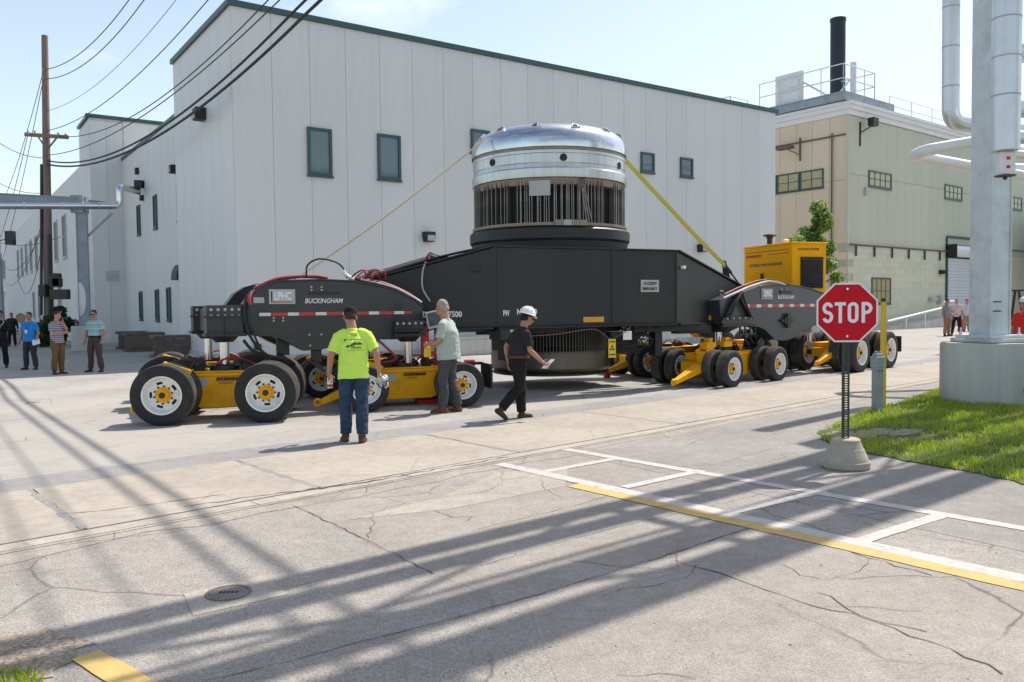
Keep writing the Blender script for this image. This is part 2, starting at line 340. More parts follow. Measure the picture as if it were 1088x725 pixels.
# concrete lane in slabs with open joints
ln = sheet('concrete_lane', [lane(-20, L1), lane(60, L1), lane(60, L2), lane(-20, L2)], .004, 'gutter')
cuts = [-20, -15.5, -11, -6.6, -2.2, 1.98, 4.05, 6.7, 9.9, 13.4, 17.2, 21, 25, 29, 33, 37, 41, 45, 50, 55, 60]
for i in range(len(cuts) - 1):
    a, b = cuts[i] + .015, cuts[i + 1] - .015; sk = -.25
    P = [lane(a + sk * .3, L1 + .012), lane(b + sk * .3, L1 + .012), lane(b, L2 - .012), lane(a, L2 - .012)]
    c = sum(P, V((0, 0, 0))) / 4
    mb = MB().prism([((q - c).x, (q - c).y) for q in P], -.02, .011)
    o = struct('slab', mb, 'slab', ln, Matrix.Translation((c.x, c.y, .001 * (i % 3))))
ed = sheet('kerb_edging', [lane(-20, L1 - .26), lane(60, L1 - .26), lane(60, L1), lane(-20, L1)], .006, 'gutter')
x = -20.0
while x < 40:
    l = 1.5 + random.random(); P = [lane(x, L1 - .20), lane(x + l - .012, L1 - .20), lane(x + l - .012, L1 - .02), lane(x, L1 - .02)]
    c = sum(P, V((0, 0, 0))) / 4
    struct('edging_stone', MB().prism([((q - c).x, (q - c).y) for q in P], -.02, .012), 'edging', ed, Matrix.Translation((c.x, c.y, random.uniform(-.003, .002)))); x += l
# worn gutter in front of the lane, ragged in outline
rg = random.Random(3); A = []; B = []
for i in range(60):
    s_ = -9 + i * .45; A.append(lane(s_, L1 - .26)); B.append(lane(s_, L1 - .26 - (.10 + .22 * rg.random() + max(0, (2.5 - s_)) * .05)))
struct('gutter', MB().add([(p.x, p.y, .0028) for p in A + B], [(i, i + 1, 61 + i, 60 + i) for i in range(59)]), 'gutter')
# darker asphalt apron to the right, paler patches
sheet('asphalt_apron', [G(610, 483), G(700, 466), G(800, 447), G(905, 428), G(1005, 411), G(1200, 470), G(1300, 560), G(1150, 600), G(760, 515)], .002, 'asphalt_dark')
sheet('asphalt_patch', [G(310, 537), G(345, 533), G(600, 517), G(690, 560), G(800, 560), G(545, 640), G(460, 610)], .0012, 'asphalt_warm')
sheet('asphalt_patch', [G(800, 562), G(1088, 628), G(1200, 800), G(620, 800), G(560, 640)], .0012, 'asphalt_warm')
sheet('concrete_patch', [G(368, 553), G(470, 528), G(528, 503), G(604, 497), G(600, 517), G(480, 541)], .003, 'patch')
for q in ([(195, 631), (280, 612), (307, 632), (205, 655)],):
    sheet('valve_slab', [G(*p) for p in q], .003, 'patch')
# painted lines (thin sheets)
def stripe(name, p, q, wd, m, side=1, z=.0062):
    p = V(p); q = V(q); d = (q - p); L = d.length; d.normalize(); nn = V((-d.y, d.x, 0)) * wd * side; N = int(L / .12); rr = random.Random(int(L * 100)); a = []; b = []
    for i in range(N + 1):
        c = p + d * L * i / N; a.append(c + nn * rr.uniform(-.035, .035)); b.append(c + nn * (1 + rr.uniform(-.035, .035)))
    mb = MB().add([(t.x, t.y, z) for t in a + b], [(i, i + 1, N + 2 + i, N + 1 + i) for i in range(N)]); return struct(name, mb, m)
d1 = (V((3.2, 5.1, 0)) - V((-.06, 8.98, 0))).normalized()
nr0 = V((-.10, 9.03, 0)); nr1 = nr0 + d1 * 8.2
stripe('painted_line', nr0, nr1, .16, 'white_paint', -1)
y0 = nr0 + d1 * 1.33 + V((d1.y, -d1.x, 0)) * .158
stripe('painted_line', y0, y0 + d1 * 7, .165, 'yellow_paint', -1, .0056)
d2 = (V((3.89, 6.22, 0)) - V((.73, 9.83, 0))).normalized()
stripe('painted_line', V((.66, 9.92, 0)), V((.66, 9.92, 0)) + d2 * 8.5, .14, 'white_paint', -1)
for p, q in (((575, 504), (664, 487.5)), ((668, 519.5), (751, 501.3)), ((781, 547), (881, 523.5)), ((912, 581), (1012, 548.4))):
    stripe('painted_line', G(*p), G(*q), .12, 'white_paint', 1, .0058)
stripe('painted_line', G(75, 702), G(75, 702) + V((.77, -.63, 0)) * 2.4, .145, 'yellow_paint', 1)
# cracks and open joints as thin ragged strips
def crack(pix, wd=.014, seed=1, jit=.03, z=.0046, world=False, matn='tar'):
    rr = random.Random(seed); P = [V(p) if world else G(*p) for p in pix]; pts = [P[0]]
    for a, b in zip(P, P[1:]):
        k = max(2, int((b - a).length / .09)); nn = V((-(b - a).y, (b - a).x, 0)).normalized()
        for i in range(1, k + 1): pts.append(a.lerp(b, i / k) + nn * rr.uniform(-jit, jit) * (i < k))
    a = []; b = []
    for i, p in enumerate(pts):
        d = (pts[min(i + 1, len(pts) - 1)] - pts[max(0, i - 1)]).normalized(); nn = V((-d.y, d.x, 0)); h = wd * rr.uniform(.2, 1.0) * (.36 if wd < .03 else .5)
        a.append(p + nn * h); b.append(p - nn * h)
    N = len(pts); struct('pavement_crack', MB().add([(t.x, t.y, z) for t in a + b], [(i, i + 1, N + 1 + i, N + i) for i in range(N - 1)]), matn)
crack([(718, 596), (748, 605), (780, 615), (815, 628), (850, 640), (905, 652), (950, 668), (1010, 690), (1065, 717)], .022, 1)
crack([(868, 630), (890, 640), (935, 662), (985, 672)], .016, 2)
crack([(804, 558), (850, 572), (900, 585), (950, 602), (990, 612)], .018, 3)
crack([(218, 724), (330, 697), (440, 668), (545, 640), (640, 612), (720, 587), (800, 560)], .013, 4, .012)
crack([(310, 537), (360, 560), (400, 579), (460, 610)], .014, 5, .012)
crack([(345, 533), (300, 542), (180, 566), (60, 580)], .008, 6, .02)
crack([(376, 553), (395, 545), (398, 558), (392, 572)], .010, 7)
crack([(396, 545), (440, 532), (470, 537)], .008, 8)
crack([(538, 492), (534, 505), (533, 515), (512, 524), (455, 531)], .010, 9)
crack([(590, 498), (560, 506), (535, 511)], .008, 10)
crack([(740, 600), (735, 610), (700, 622), (655, 628)], .010, 11)
crack([(875, 645), (930, 646), (980, 650)], .007, 12)
crack([(930, 592), (905, 610), (880, 618), (850, 612), (830, 600)], .008, 13)
crack([(655, 718), (700, 716), (740, 722)], .008, 14)
crack([(1088, 590), (1030, 578), (985, 570), (930, 560), (900, 548)], .008, 15)
crack([(0, 615), (60, 606), (130, 600)], .007, 16)
crack([(500, 565), (610, 538), (720, 506), (790, 485), (870, 464)], .009, 17, .01)
crack([(510, 602), (590, 578), (680, 555), (800, 528), (910, 500)], .008, 18, .012)
for k, s_ in enumerate((1.98, 4.05, 6.7, 9.9)):
    crack([lane(s_ - .02, L2 - .03), lane(s_ - .05, (L1 + L2) / 2), lane(s_ - .08, L1 + .03)], .10, 30 + k, .008, .0135, True, 'strip')
crack([(195, 540), (280, 528), (380, 515), (470, 499), (540, 487)], .05, 40, .03, .0135)
crack([(60, 548), (120, 543), (240, 527)], .03, 41, .03, .0135)

# ================================================================ BUILDINGS
def window_unit(parent, F, s0, s1, z0, z1, off, fm='green_trim', gm='glass_dark', fw=.09, nx=1, nz=1, depth=.07):
    cs, cz = (s0 + s1) / 2, (z0 + z1) / 2; w_, h_ = s1 - s0, z1 - z0
    fr = MB()
    for s in (s0 + fw / 2, s1 - fw / 2): fr.box((s, -off - depth / 2, cz), (fw, depth, h_))
    for z in (z0 + fw / 2, z1 - fw / 2): fr.box((cs, -off - depth / 2 + .001, z), (w_ - 2 * fw - .002, depth, fw))
    o = part('window', fr, fm, parent, F)
    g = MB().box((cs, -off - .012, cz), (w_ - 2 * fw - .004, .02, h_ - 2 * fw - .004)); part('pane', g, gm, o, F)
    if nx > 1 or nz > 1:
        mu = MB(); t = fw * .45
        for i in range(1, nx): mu.box((s0 + fw + (w_ - 2 * fw) * i / nx, -off - .035, cz), (t, .03, h_ - 2 * fw - .006))
        for i in range(1, nz): mu.box((cs, -off - .040, z0 + fw + (h_ - 2 * fw) * i / nz), (w_ - 2 * fw - .006, .028, t))
        part('muntin', mu, fm, o, F)
    si = MB().box((cs, -off - depth * .6, z0 - .035), (w_ + .06, depth * 1.4, .06)); part('sill', si, fm, o, F)
    return o
# ---- grey panel-clad hall
C0 = (-8.65, 26.0); FR = frame(C0, 35); FL = frame(C0, 125)
hall = thing('panel_building', 'large pale grey panel clad hall with dark green roof edge behind the transporter', 'building', FR)
core = MB().prism([(.004, .004), (26.66, .004), (26.66, 30), (14.2, 30), (14.2, 7.44), (.004, 7.44)], 0, 11.2)
part('wall', core, 'panel_core', hall, FR)
PW = 1.27
def panels(F, s0, s1, z0, z1, n, out=.0):
    wd = (s1 - s0) / n; me = MB().box((0, 0, (z1 - z0) / 2), (wd - .014, .06, z1 - z0)).mesh('wall_panel', 'panel')
    for i in range(n):
        o = link('wall_panel', me, hall, F @ Matrix.Translation((s0 + wd * (i + .5), .02 - out, z0)))
panels(FR, 0.0, 26.67, .25, 11.18, 21)
# left return: tall bay, then a lower wing, then an end block
FLI = FL                                                # along +x = away up the side street; outside is +y in this frame
def lpanels(s0, s1, z0, z1, n, out=0):
    wd = (s1 - s0) / n; me = MB().box((0, 0, (z1 - z0) / 2), (wd - .014, .06, z1 - z0)).mesh('wall_panel', 'panel')
    for i in range(n): link('wall_panel', me, hall, FL @ Matrix.Translation((s0 + wd * (i + .5), -.02 + out, z0)))
lpanels(0, 7.45, .25, 11.18, 6)
wing = MB().prism([(7.5, -.275), (19.7, -.275), (19.7, -14), (7.5, -14)], 0, 9.4); part('wing_wall', wing, 'panel_core', hall, FL)
lpanels(7.45, 19.76, .25, 9.38, 10, -.27)
part('plinth', MB().box((13.3, -.02, .125), (26.5, .10, .25), FR).box((3.7, .02, .125), (7.3, .10, .25), FL).box((13.6, -.25, .125), (12.1, .1, .25), FL), 'concrete', hall, I4)
# end block
T0 = (FL @ V((19.76, -.29, 0))); FT = frame((T0.x, T0.y), 35); FT2 = frame((T0 - V((cos(radians(35)), sin(radians(35)), 0)) * 1.5)[:2], 125)
blk = MB().prism([(-1.486, .006), (10, .006), (10, 3.4), (-1.486, 3.4)], 0, 11.4); part('end_block', blk, 'panel_core', hall, FT)
me = MB().box((0, 0, 5.6), (.738, .06, 11.15)).mesh('wall_panel', 'panel')
for i in range(2): link('wall_panel', me, hall, FT @ Matrix.Translation((-1.5 + .755 * (i + .5), .02, .1)))
me = MB().box((0, 0, 0.95), (1.25, .06, 1.9)).mesh('wall_panel', 'panel')
for i in range(5): link('wall_panel', me, hall, FT @ Matrix.Translation((.7 + 1.27 * i, .02, 9.45)))
me = MB().box((0, 0, 5.6), (1.14, .06, 11.15)).mesh('wall_panel', 'panel')
for i in range(3): link('wall_panel', me, hall, FT2 @ Matrix.Translation((.03 + 1.16 * (i + .5), -.02, .1)))
# roof edge
tr = MB()
tr.box((13.34, .06, 11.27), (26.9, .34, .17), FR).box((3.83, -.06, 11.272), (7.35, .34, .17), FL).box((26.62, 15, 11.268), (.3, 29.5, .17), FR).box((7.3, -7.2, 11.266), (.25, 13.8, .17), FL).box((18.7, -14.1, 11.264), (22.4, .25, .17), FL)
part('roof_edge', tr, 'green_trim', hall, I4)
tr = MB().box((13.7, -.35, 9.46), (12.1, .3, .15), FL).box((4.2, .06, 11.51), (11.7, .3, .15), FT).box((1.85, -.06, 11.512), (3.4, .3, .15), FT2)
part('roof_edge', tr, 'green_trim', hall, I4)
part('roof', MB().box((20.4, 15, 11.205), (12.2, 29.6, .04), FR).box((7.2, 3.7, 11.206), (14, 7.2, .04), FR).box((13.6, -7.2, 9.405), (12, 13.5, .04), FL), 'concrete', hall, I4)
for a in ((2.40, 3.25, 6.16, 7.72), (4.93, 5.82, 6.22, 7.78), (8.76, 9.6, 7.50, 8.38), (17.45, 18.26, 7.53, 8.38), (19.89, 20.70, 7.52, 8.38)):
    window_unit(hall, FR, *a, .015)
FLW = FL @ Matrix.Rotation(pi, 4, 'Z')                  # outward = -y, s runs backwards
for t0, z0, z1, off in ((15.65, 5.33, 6.72, -.255), (12.08, 5.33, 6.78, -.255), (7.75, 5.28, 6.78, -.255), (15.7, 1.31, 2.66, -.255), (12.2, 1.29, 2.67, -.255), (10.0, 1.31, 2.70, -.255)):
    window_unit(hall, FLW, -t0 - .58, -t0, z0, z1, off, fw=.07)
def wall_lamp(F, s, z, off=0, big=1.0, label=None):
    o = part('wall_lamp', MB().prism([(-.16 * big, -.2 * big), (.16 * big, -.2 * big), (.2 * big, .02), (.2 * big, .16 * big), (-.2 * big, .16 * big), (-.2 * big, .02)], 0, .3 * big, facing(F, s, z, off)), 'black', hall, I4, bevel=.01)
    part('lens', MB().box((0, -.07 * big, .33 * big), (.28 * big, .2 * big, .05), facing(F, s, z, off)), 'plate_grey', o, I4)
wall_lamp(FR, 6.85, 4.3); wall_lamp(FR, 21.2, 4.35); wall_lamp(FLW, -3.15, 8.45, .02, 1.15); wall_lamp(FLW, -8.4, 7.35, -.25, .9)
for c_, d_, F_ in (((-15.8, .2, 8.3), (.22, .2, .3), FLW), ((-14.9, .2, 6.95), (.2, .2, .26), FLW), ((-9.5, .22, .55), (.18, .12, .28), FLW), ((9.1, -.06, 5.05), (.12, .12, .22), FR), ((.6, -.06, .5), (.2, .12, .25), FR)): part('wall_box', MB().box(c_, d_, F_), 'steel', hall, I4)
can = MB(); 
for i in range(8):
    a0 = pi / 2 * i / 8; a1 = pi / 2 * (i + 1) / 8
    can.add([(-8.62 - .02, -.25 - .02 - .26 * sin(a0), 2.95 + .62 * cos(a0)), (-7.72, -.27 - .26 * sin(a0), 2.95 + .62 * cos(a0)), (-7.72, -.27 - .26 * sin(a1), 2.95 + .62 * cos(a1)), (-8.64, -.27 - .26 * sin(a1), 2.95 + .62 * cos(a1))], [(0, 1, 2, 3)], 0, FLW @ Matrix.Translation((0, .5, 0)))
    can.add([(-8.63, .24, 2.95), (-8.63, .23 - .26 * sin(a0), 2.95 + .62 * cos(a0)), (-8.63, .23 - .26 * sin(a1), 2.95 + .62 * cos(a1))], [(0, 1, 2)], 0, FLW).add([(-7.73, .24, 2.95), (-7.73, .23 - .26 * sin(a0), 2.95 + .62 * cos(a0)), (-7.73, .23 - .26 * sin(a1), 2.95 + .62 * cos(a1))], [(0, 1, 2)], 0, FLW)
part('door_canopy', can, 'black', hall, I4)
lv = MB().box((-.65, -.01, 3.55), (.75, .05, .62), FT); part('louvre_frame', lv, 'panel_core', hall, FT)
me = MB().beam((-.32, 0, 0), (.32, 0, 0), .01, .07, 0, (0, .7, .7)).mesh('louvre_slat', 'panel')
for i in range(7): link('louvre_slat', me, hall, FT @ Matrix.Translation((-.65, -.05, 3.3 + i * .08)))
part('meter_box', MB().box((-.45, -.12, 1.35), (.4, .25, .5), FT), 'steel', hall, FT)
# the low grey kerb of the loading ledge in front of the hall
solo('loading_ledge', MB().box((9.3, -.75, .3), (5.2, .9, .58), FR).box((9.3, -.75, .62), (5.4, 1.0, .06), FR), 'concrete', 'low grey concrete ledge along the foot of the grey hall', 'ledge', bevel=.02)
# ---- pale facade that continues up the side street
FS = FT2 @ Matrix.Translation((3.5, 0, 0))
off_b = thing('office_building', 'long pale building with strip windows beyond the leaning utility pole', 'building', FS)
part('wall', MB().prism([(.05, 0), (58, 0), (58, -12), (.05, -12)], 0, 9.5), 'white_wall', off_b, FS)
part('roof_edge', MB().box((29, -.1, 9.56), (58, .5, .12), FS), 'plate_grey', off_b, FS)
FSW = FS @ Matrix.Rotation(pi, 4, 'Z')
for i in range(9):
    window_unit(off_b, FSW, -(6.2 + i * 4.2) - 1.6, -(6.2 + i * 4.2), 5.0, 7.6, 0, 'plate_grey', fw=.1, nx=2, nz=2)
for i in range(5): window_unit(off_b, FSW, -(9.5 + i * 4.2) - 1.3, -(9.5 + i * 4.2), 1.2, 3.4, 0, 'plate_grey', fw=.1)
part('door', MB().box((-33, -.03, 1.6), (3, .1, 3.2), FSW), 'steel', off_b, FSW)
FX = frame((-108, 92), 30)
far_b = thing('white_building', 'flat roofed white building closing the far end of the side street', 'building', FX)
part('wall', MB().box((30, 8, 8.2), (84, 16, 16.4)), 'white_wall', far_b, FX)
part('roof_edge', MB().box((30, 8, 16.5), (84.6, 16.6, .3)), 'plate_grey', far_b, FX)
for i in range(9): window_unit(far_b, FX, 16 + i * 4.5, 18.4 + i * 4.5, 6.3, 9.0, 0, 'plate_grey', fw=.15, nx=2)
for i in range(4): window_unit(far_b, FX, 14 + i * 7.5, 16 + i * 7.5, 1.2, 3.6, 0, 'plate_grey', fw=.15)
part('canopy', MB().box((34, -.8, 4.8), (34, 1.6, .3)), 'panel', far_b, FX)
for c_, d_ in (((22, 5, 17.1), (3, 2, 1.2)), ((46, 5, 17.0), (4, 2, 1.0))): part('roof_unit', MB().box(c_, d_), 'plate_grey', far_b, FX, bevel=.05)

# ---- beige works building at the right
B0 = (.407 * 52, 52); BR = frame(B0, 38.3); BL = frame(B0, 128.3); BLW = BL @ Matrix.Rotation(pi, 4, 'Z')
bw = thing('works_building', 'tall sage and tan works building with white cornice and roof rails', 'building', BR)
part('wall', MB().prism([(.0, -.022), (46, -.022), (46, 24), (-.022, 24)], 0, 13.5), 'works_joint', bw, BR)
rr = random.Random(5)
me_s = MB().box((0, 0, 0), (1.186, .08, 4.35)).mesh('siding_panel', 'sage'); me_s2 = MB().box((0, 0, 0), (1.186, .08, 3.58)).mesh('siding_panel', 'sage')
for i in range(38):
    x = .05 + 1.2 * (i + .5)
    link('siding_panel', me_s, bw, BR @ Matrix.Translation((x, 0, 7.66))); link('siding_panel', me_s2, bw, BR @ Matrix.Translation((x, 0, 11.69)))
me_t = MB().box((0, 0, 0), (1.18, .08, 3.98)).mesh('siding_panel', 'tan'); me_t2 = MB().box((0, 0, 0), (1.18, .08, 4.0)).mesh('siding_panel', 'tan')
for i in range(7):
    x = -.02 - 1.2 * (i + .5)
    link('siding_panel', me_t, bw, BLW @ Matrix.Translation((x, 0, 7.5))); link('siding_panel', me_t2, bw, BLW @ Matrix.Translation((x, 0, 11.52)))
# block storey: courses of long blocks
me_b = MB().box((0, 0, 0), (1.188, .09, .443)).mesh('wall_block', 'sage_block')
n_ = 0
for c in range(12):
    for i in range(13):
        x = .6 + 1.2 * i + (.6 if c % 2 else 0)
        if x > 14.0 and c < 13: continue
        link('wall_block', me_b, bw, BR @ Matrix.Translation((x, -rr.random() * .006, .225 + .45 * c))); n_ += 1
st = MB()
for c in range(12):
    for i in range(24): st.box((18.4 + 1.2 * i + (.6 if c % 2 else 0), 0, .225 + .45 * c), (1.188, .09, .443))
o = part('wall_block', st, 'sage_block', bw, BR); o['kind'] = 'stuff'
me_b2 = MB().box((0, 0, 0), (1.188, .09, .443)).mesh('wall_block', 'tan')
for c in range(12):
    for i in range(6): link('wall_block', me_b2, bw, BLW @ Matrix.Translation((-.6 - 1.2 * i - (.6 if c % 2 else 0), 0, .225 + .45 * c)))
part('corner_trim', MB().box((-.03, -.03, 9.5), (.22, .14, 8.0), BR), 'sage', bw, I4)
co = MB().box((23, .05, 13.68), (46.4, .42, .32), BR).box((23, -.02, 13.97), (46.6, .58, .26), BR).box((23, -.06, 14.2), (46.7, .7, .2), BR)
co.box((-4, .05, 13.682), (7.5, .42, .32), BLW).box((-4, -.02, 13.972), (7.5, .58, .26), BLW).box((-4, -.06, 14.202), (7.5, .7, .2), BLW)
part('cornice', co, 'cornice', bw, I4)
part('roof', MB().box((23, 12.2, 14.2), (45, 23, .1)), 'concrete', bw, BR)
part('pipe_run', MB().tube([(.1, -.16, 5.42), (14, -.16, 5.42)], .055).tube([(14.0, -.16, 5.42), (14.0, -.16, 5.9), (30, -.16, 5.9)], .05), 'rust_box', bw, BR)
for i in range(6):
    part('pipe_hanger', MB().box((.8 + 2.3 * i, -.14, 5.1), (.09, .08, .75)), 'steel', bw, BR)
part('pipe_run', MB().tube([(-.1, -.14, 12.3), (-8, -.14, 12.3)], .05), 'rust_box', bw, BLW)
part('drainpipe', MB().tube([(-1.0, -.16, 12.5), (-1.0, -.16, .3)], .05), 'rust_box', bw, BLW)
for a in ((2.41, 5.34, 9.25, 10.29), (13.1, 15.9, 9.25, 10.29), (24, 27, 9.25, 10.29), (33, 36, 9.25, 10.29)): window_unit(bw, BR, *a, .04, 'green_trim', 'pane_tan', .1, 4, 2)
for k in range(4): window_unit(bw, BLW, -1.62 - 1.72 * (k + 1) + .03, -1.62 - 1.72 * k, 9.17, 10.4, .04, 'green_trim', 'pane_tan', .09, 2, 2)
window_unit(bw, BR, 2.86, 5.34, 1.66, 3.39, .045, 'rust_box', 'pane_tan', .1, 4, 2)
window_unit(bw, BLW, -5.6, -3.4, 1.7, 3.4, .045, 'rust_box', 'pane_tan', .1, 4, 2)
# roller door
part('door_frame', MB().box((13.45, -.05, 2.9), (.18, .24, 5.8)).box((19.1, -.05, 2.9), (.18, .24, 5.8)).box((16.3, -.05, 6.5), (5.6, .2, .16)).box((13.45, -.05, 6.15), (.12, .2, .7)), 'green_trim', bw, BR)
part('door_opening', MB().box((16.3, 0, 2.95), (5.5, .1, 5.9)), 'steel', bw, BR)
me = MB().box((0, 0, 0), (5.4, .05, .22)).mesh('door_slat', 'door_white')
for i in range(21): link('door_slat', me, bw, BR @ Matrix.Translation((16.3, -.09, .13 + .235 * i)))
part('door_roll', MB().tube([(13.5, -.4, 5.45), (19.1, -.4, 5.45)], .42, 20), 'white_pipe', bw, BR, smooth=40)
part('door_roll_cap', MB().box((13.42, -.35, 5.45), (.12, .95, .95)), 'steel', bw, BR)
part('wall_lamp', MB().box((1.75, -.7, 13.15), (.62, .4, .5)).beam((1.3, -.05, 12.5), (1.7, -.6, 12.9), .07, .07).beam((1.3, -.08, 11.7), (1.3, -.08, 13.2), .1, .06), 'steel', bw, BR)
part('wall_lamp', MB().box((-3.9, -.9, 11.95), (1.1, .5, .18)).beam((-3.3, -.08, 11.1), (-3.3, -.08, 12.6), .12, .08).beam((-3.3, -.08, 11.5), (-3.9, -.7, 11.9), .05, .05), 'rust_box', bw, BLW)
part('wall_lamp', MB().box((12.6, -.25, 3.9), (.6, .4, .28)), 'steel', bw, BR)
for c_, d_ in (((12.3, -.2, 1.9), (.5, .3, .6)), ((11.2, -.2, 1.95), (.9, .25, .22)), ((2.0, -.12, 8.9), (.3, .2, .5))): part('wall_box', MB().box(c_, d_), 'plate_grey', bw, BR)
# roof platform, rails, stack
PF = BR @ Matrix.Translation((0, 0, 14.28))
pl = MB().box((2.5, .0, .35), (6.2, .18, .55), PF).box((2.4, 3.8, .58), (6.0, 7.6, .08), PF).box((-.45, 4.0, .348), (.2, 8.2, .55), PF)
part('roof_platform', pl, 'galv_blue', bw, I4)
def railing(name, pts, h, matn, parent, M, n=2, r=.03, gap=1.5):
    mb = MB()
    for a, b in zip(pts, pts[1:]):
        a = V(a); b = V(b)
        for k in range(1, n + 1): mb.tube([a + V((0, 0, h * k / n)), b + V((0, 0, h * k / n))], r, 6)
        L = (b - a).length; q = max(1, round(L / gap))
        for i in range(q + 1): c = a.lerp(b, i / q); mb.tube([c, c + V((0, 0, h))], r, 6)
    return part(name, mb, matn, parent, M)
railing('roof_rail', [(-.4, 6.2, .6), (-.4, .1, .6), (3.4, .1, .6)], 1.75, 'galv', bw, PF, 2, .035)
railing('roof_rail', [(3.4, .1, .6), (3.4, 3, .6)], 1.75, 'galv', bw, PF, 2, .035)
railing('roof_rail', [(-.4, 12.5, .3), (-.4, 8.6, .3), (1.6, 8.6, .3)], 1.75, 'galv', bw, PF, 2, .035)
railing('roof_rail', [(5.5, .2, .0), (45, .2, .0)], 1.25, 'white_pipe', bw, PF, 2, .035, 3)
part('louvre_screen', MB().box((-.1, 4.1, 1.55), (.18, 2.0, 2.2)).beam((-.1, 3.1, 1.9), (.5, 1.4, .6), .12, .12).box((-.22, 3.7, 1.9), (.1, .7, .4)), 'cornice', bw, PF)
part('roof_post', MB().box((2.9, 1.3, 1.9), (.28, .28, 2.7)).beam((2.9, 1.3, 2.4), (2.0, 2.4, .6), .12, .12), 'cornice', bw, PF)
stp = at(890, 97, 56.5); part('chimney_stack', MB().lathe([(.49, 13.8), (.49, 20.75), (.52, 20.75), (.52, 20.95), (.44, 20.95), (.44, 20.0)], 28, Matrix.Translation((stp.x, stp.y, 0))), 'stack', bw, I4, smooth=40)
# ramp beside the works wall
rm = thing('ramp_rail', 'pale sloping handrail on the low ramp at the foot of the sage wall', 'handrail', BR)
part('ramp', MB().prism([(1.5, 0), (12.6, 0), (12.6, .62), (10.2, .62), (1.5, .06)], .25, 1.35, BR @ Matrix.Rotation(pi / 2, 4, 'X')), 'concrete', rm, I4)
part('rail', MB().tube([(2.2, -1.5, .55), (9.9, -1.5, 1.35), (9.9, -1.5, 1.75), (11.6, -1.5, 1.8)], .07, 8).tube([(9.9, -1.5, 1.4), (9.9, -1.5, 0)], .05, 6).tube([(4.6, -1.5, .8), (4.6, -1.5, 0)], .05, 6).tube([(7.2, -1.5, 1.1), (7.2, -1.5, 0)], .05, 6), 'white_pipe', rm, BR)

# ---- blue-grey filler: works further along at the right edge
FBK = frame((58, 62), 38)
fw_ = thing('pale_workshop', 'pale workshop wall glimpsed right of the steel column', 'building', FBK)
part('wall', MB().box((20, 6, 4.2), (60, 12, 8.4)), 'white_wall', fw_, FBK); part('roof_edge', MB().box((20, 6, 8.5), (60.6, 12.6, .3)), 'plate_grey', fw_, FBK)
window_unit(fw_, FBK, -6, -3, 3, 5, 0, 'plate_grey', nx=2)

# ================================================================ STEELWORK
CP = V((8.27, 14.25, 0)); BU = V((cos(radians(39.6)), sin(radians(39.6)), 0)); BN = V((-BU.y, BU.x, 0))
FCn = frame(CP, 17)
pier = thing('concrete_pier', 'round concrete pier carrying the grey steel column on the grass', 'pier', frame(CP, 17))
part('footing', MB().lathe([(.0, -.1), (.765, -.1), (.765, .98), (.745, 1.02), (0, 1.02)], 56), 'concrete', pier, smooth=35)
part('form_plug', MB().cyl((-.05, -.755, .27), (-.05, -.785, .27), .05, .05, 16).cyl((-.05, -.785, .27), (-.05, -.79, .27), .03, .03, 12), 'utility_grey', pier)
part('grout_pad', MB().box((0, 0, 1.06), (.86, .86, .07)), 'concrete', pier, bevel=.02)
colm = thing('steel_column', 'tall grey box steel column standing on the round concrete pier', 'column', FCn @ Matrix.Translation((0, 0, 1.09)))
part('base_plate', MB().box((0, 0, 1.125), (.74, .74, .06), FCn), 'galv', colm, I4, bevel=.008)
part('shaft', MB().box((0, 0, 4.9), (.40, .40, 7.5), FCn), 'galv', colm, I4, bevel=.006)
part('flange', MB().box((-.212, 0, 4.9), (.024, .44, 7.49), FCn).box((.212, 0, 4.9), (.024, .44, 7.49), FCn), 'galv', colm, I4)
me = MB().lathe([(0, 0), (.028, 0), (.028, .03), (.015, .03), (.015, .12), (0, .12)], 8).mesh('anchor_bolt', 'galv')
for i, j in ((-1, -1), (1, -1), (1, 1), (-1, 1)): link('anchor_bolt', me, colm, FCn @ Matrix.Translation((i * .31, j * .31, 1.155)))
part('slot_mark', MB().box((-.06, -.2055, 1.72), (.17, .01, .018), FCn).box((-.06, -.2055, 1.56), (.17, .01, .018), FCn), 'steel', colm, I4)
# second support, then the overhead pipe bridge (it crosses above the viewpoint and throws the long shadows)
CP2 = CP - BN * 2.35
pier2 = thing('concrete_pier', 'round concrete pier of the outer column, further right than the grassed one', 'pier', frame(CP2, 17))
part('footing', MB().lathe([(0, -.1), (.765, -.1), (.765, .98), (.745, 1.02), (0, 1.02)], 40), 'concrete', pier2, smooth=35)
col2 = thing('steel_column', 'grey steel column of the outer row, further right than the grassed one', 'column', frame(CP2, 17))
part('shaft', MB().box((0, 0, 4.8), (.4, .4, 7.6)), 'galv', col2, bevel=.006)
s_c = CP.dot(BU); n_c = CP.dot(BN)
def br(s, n, z): return BU * s + BN * n + V((0, 0, z))
pbr = thing('pipe_bridge', 'overhead steel pipe bridge carried by the grey column', 'pipe bridge', Matrix.Translation(CP + V((0, 0, 8))))
nA, nB = n_c - .37, n_c - 2.03; sA, sB = -1.5, 30
ch = MB()
for nn in (nA, nB):
    for z in (8.55, 9.75): ch.beam(br(sA, nn, z), br(sB, nn, z), .19, .19)
part('chord', ch, 'galv', pbr, I4)
wb = MB(); k = 0; s = -.6
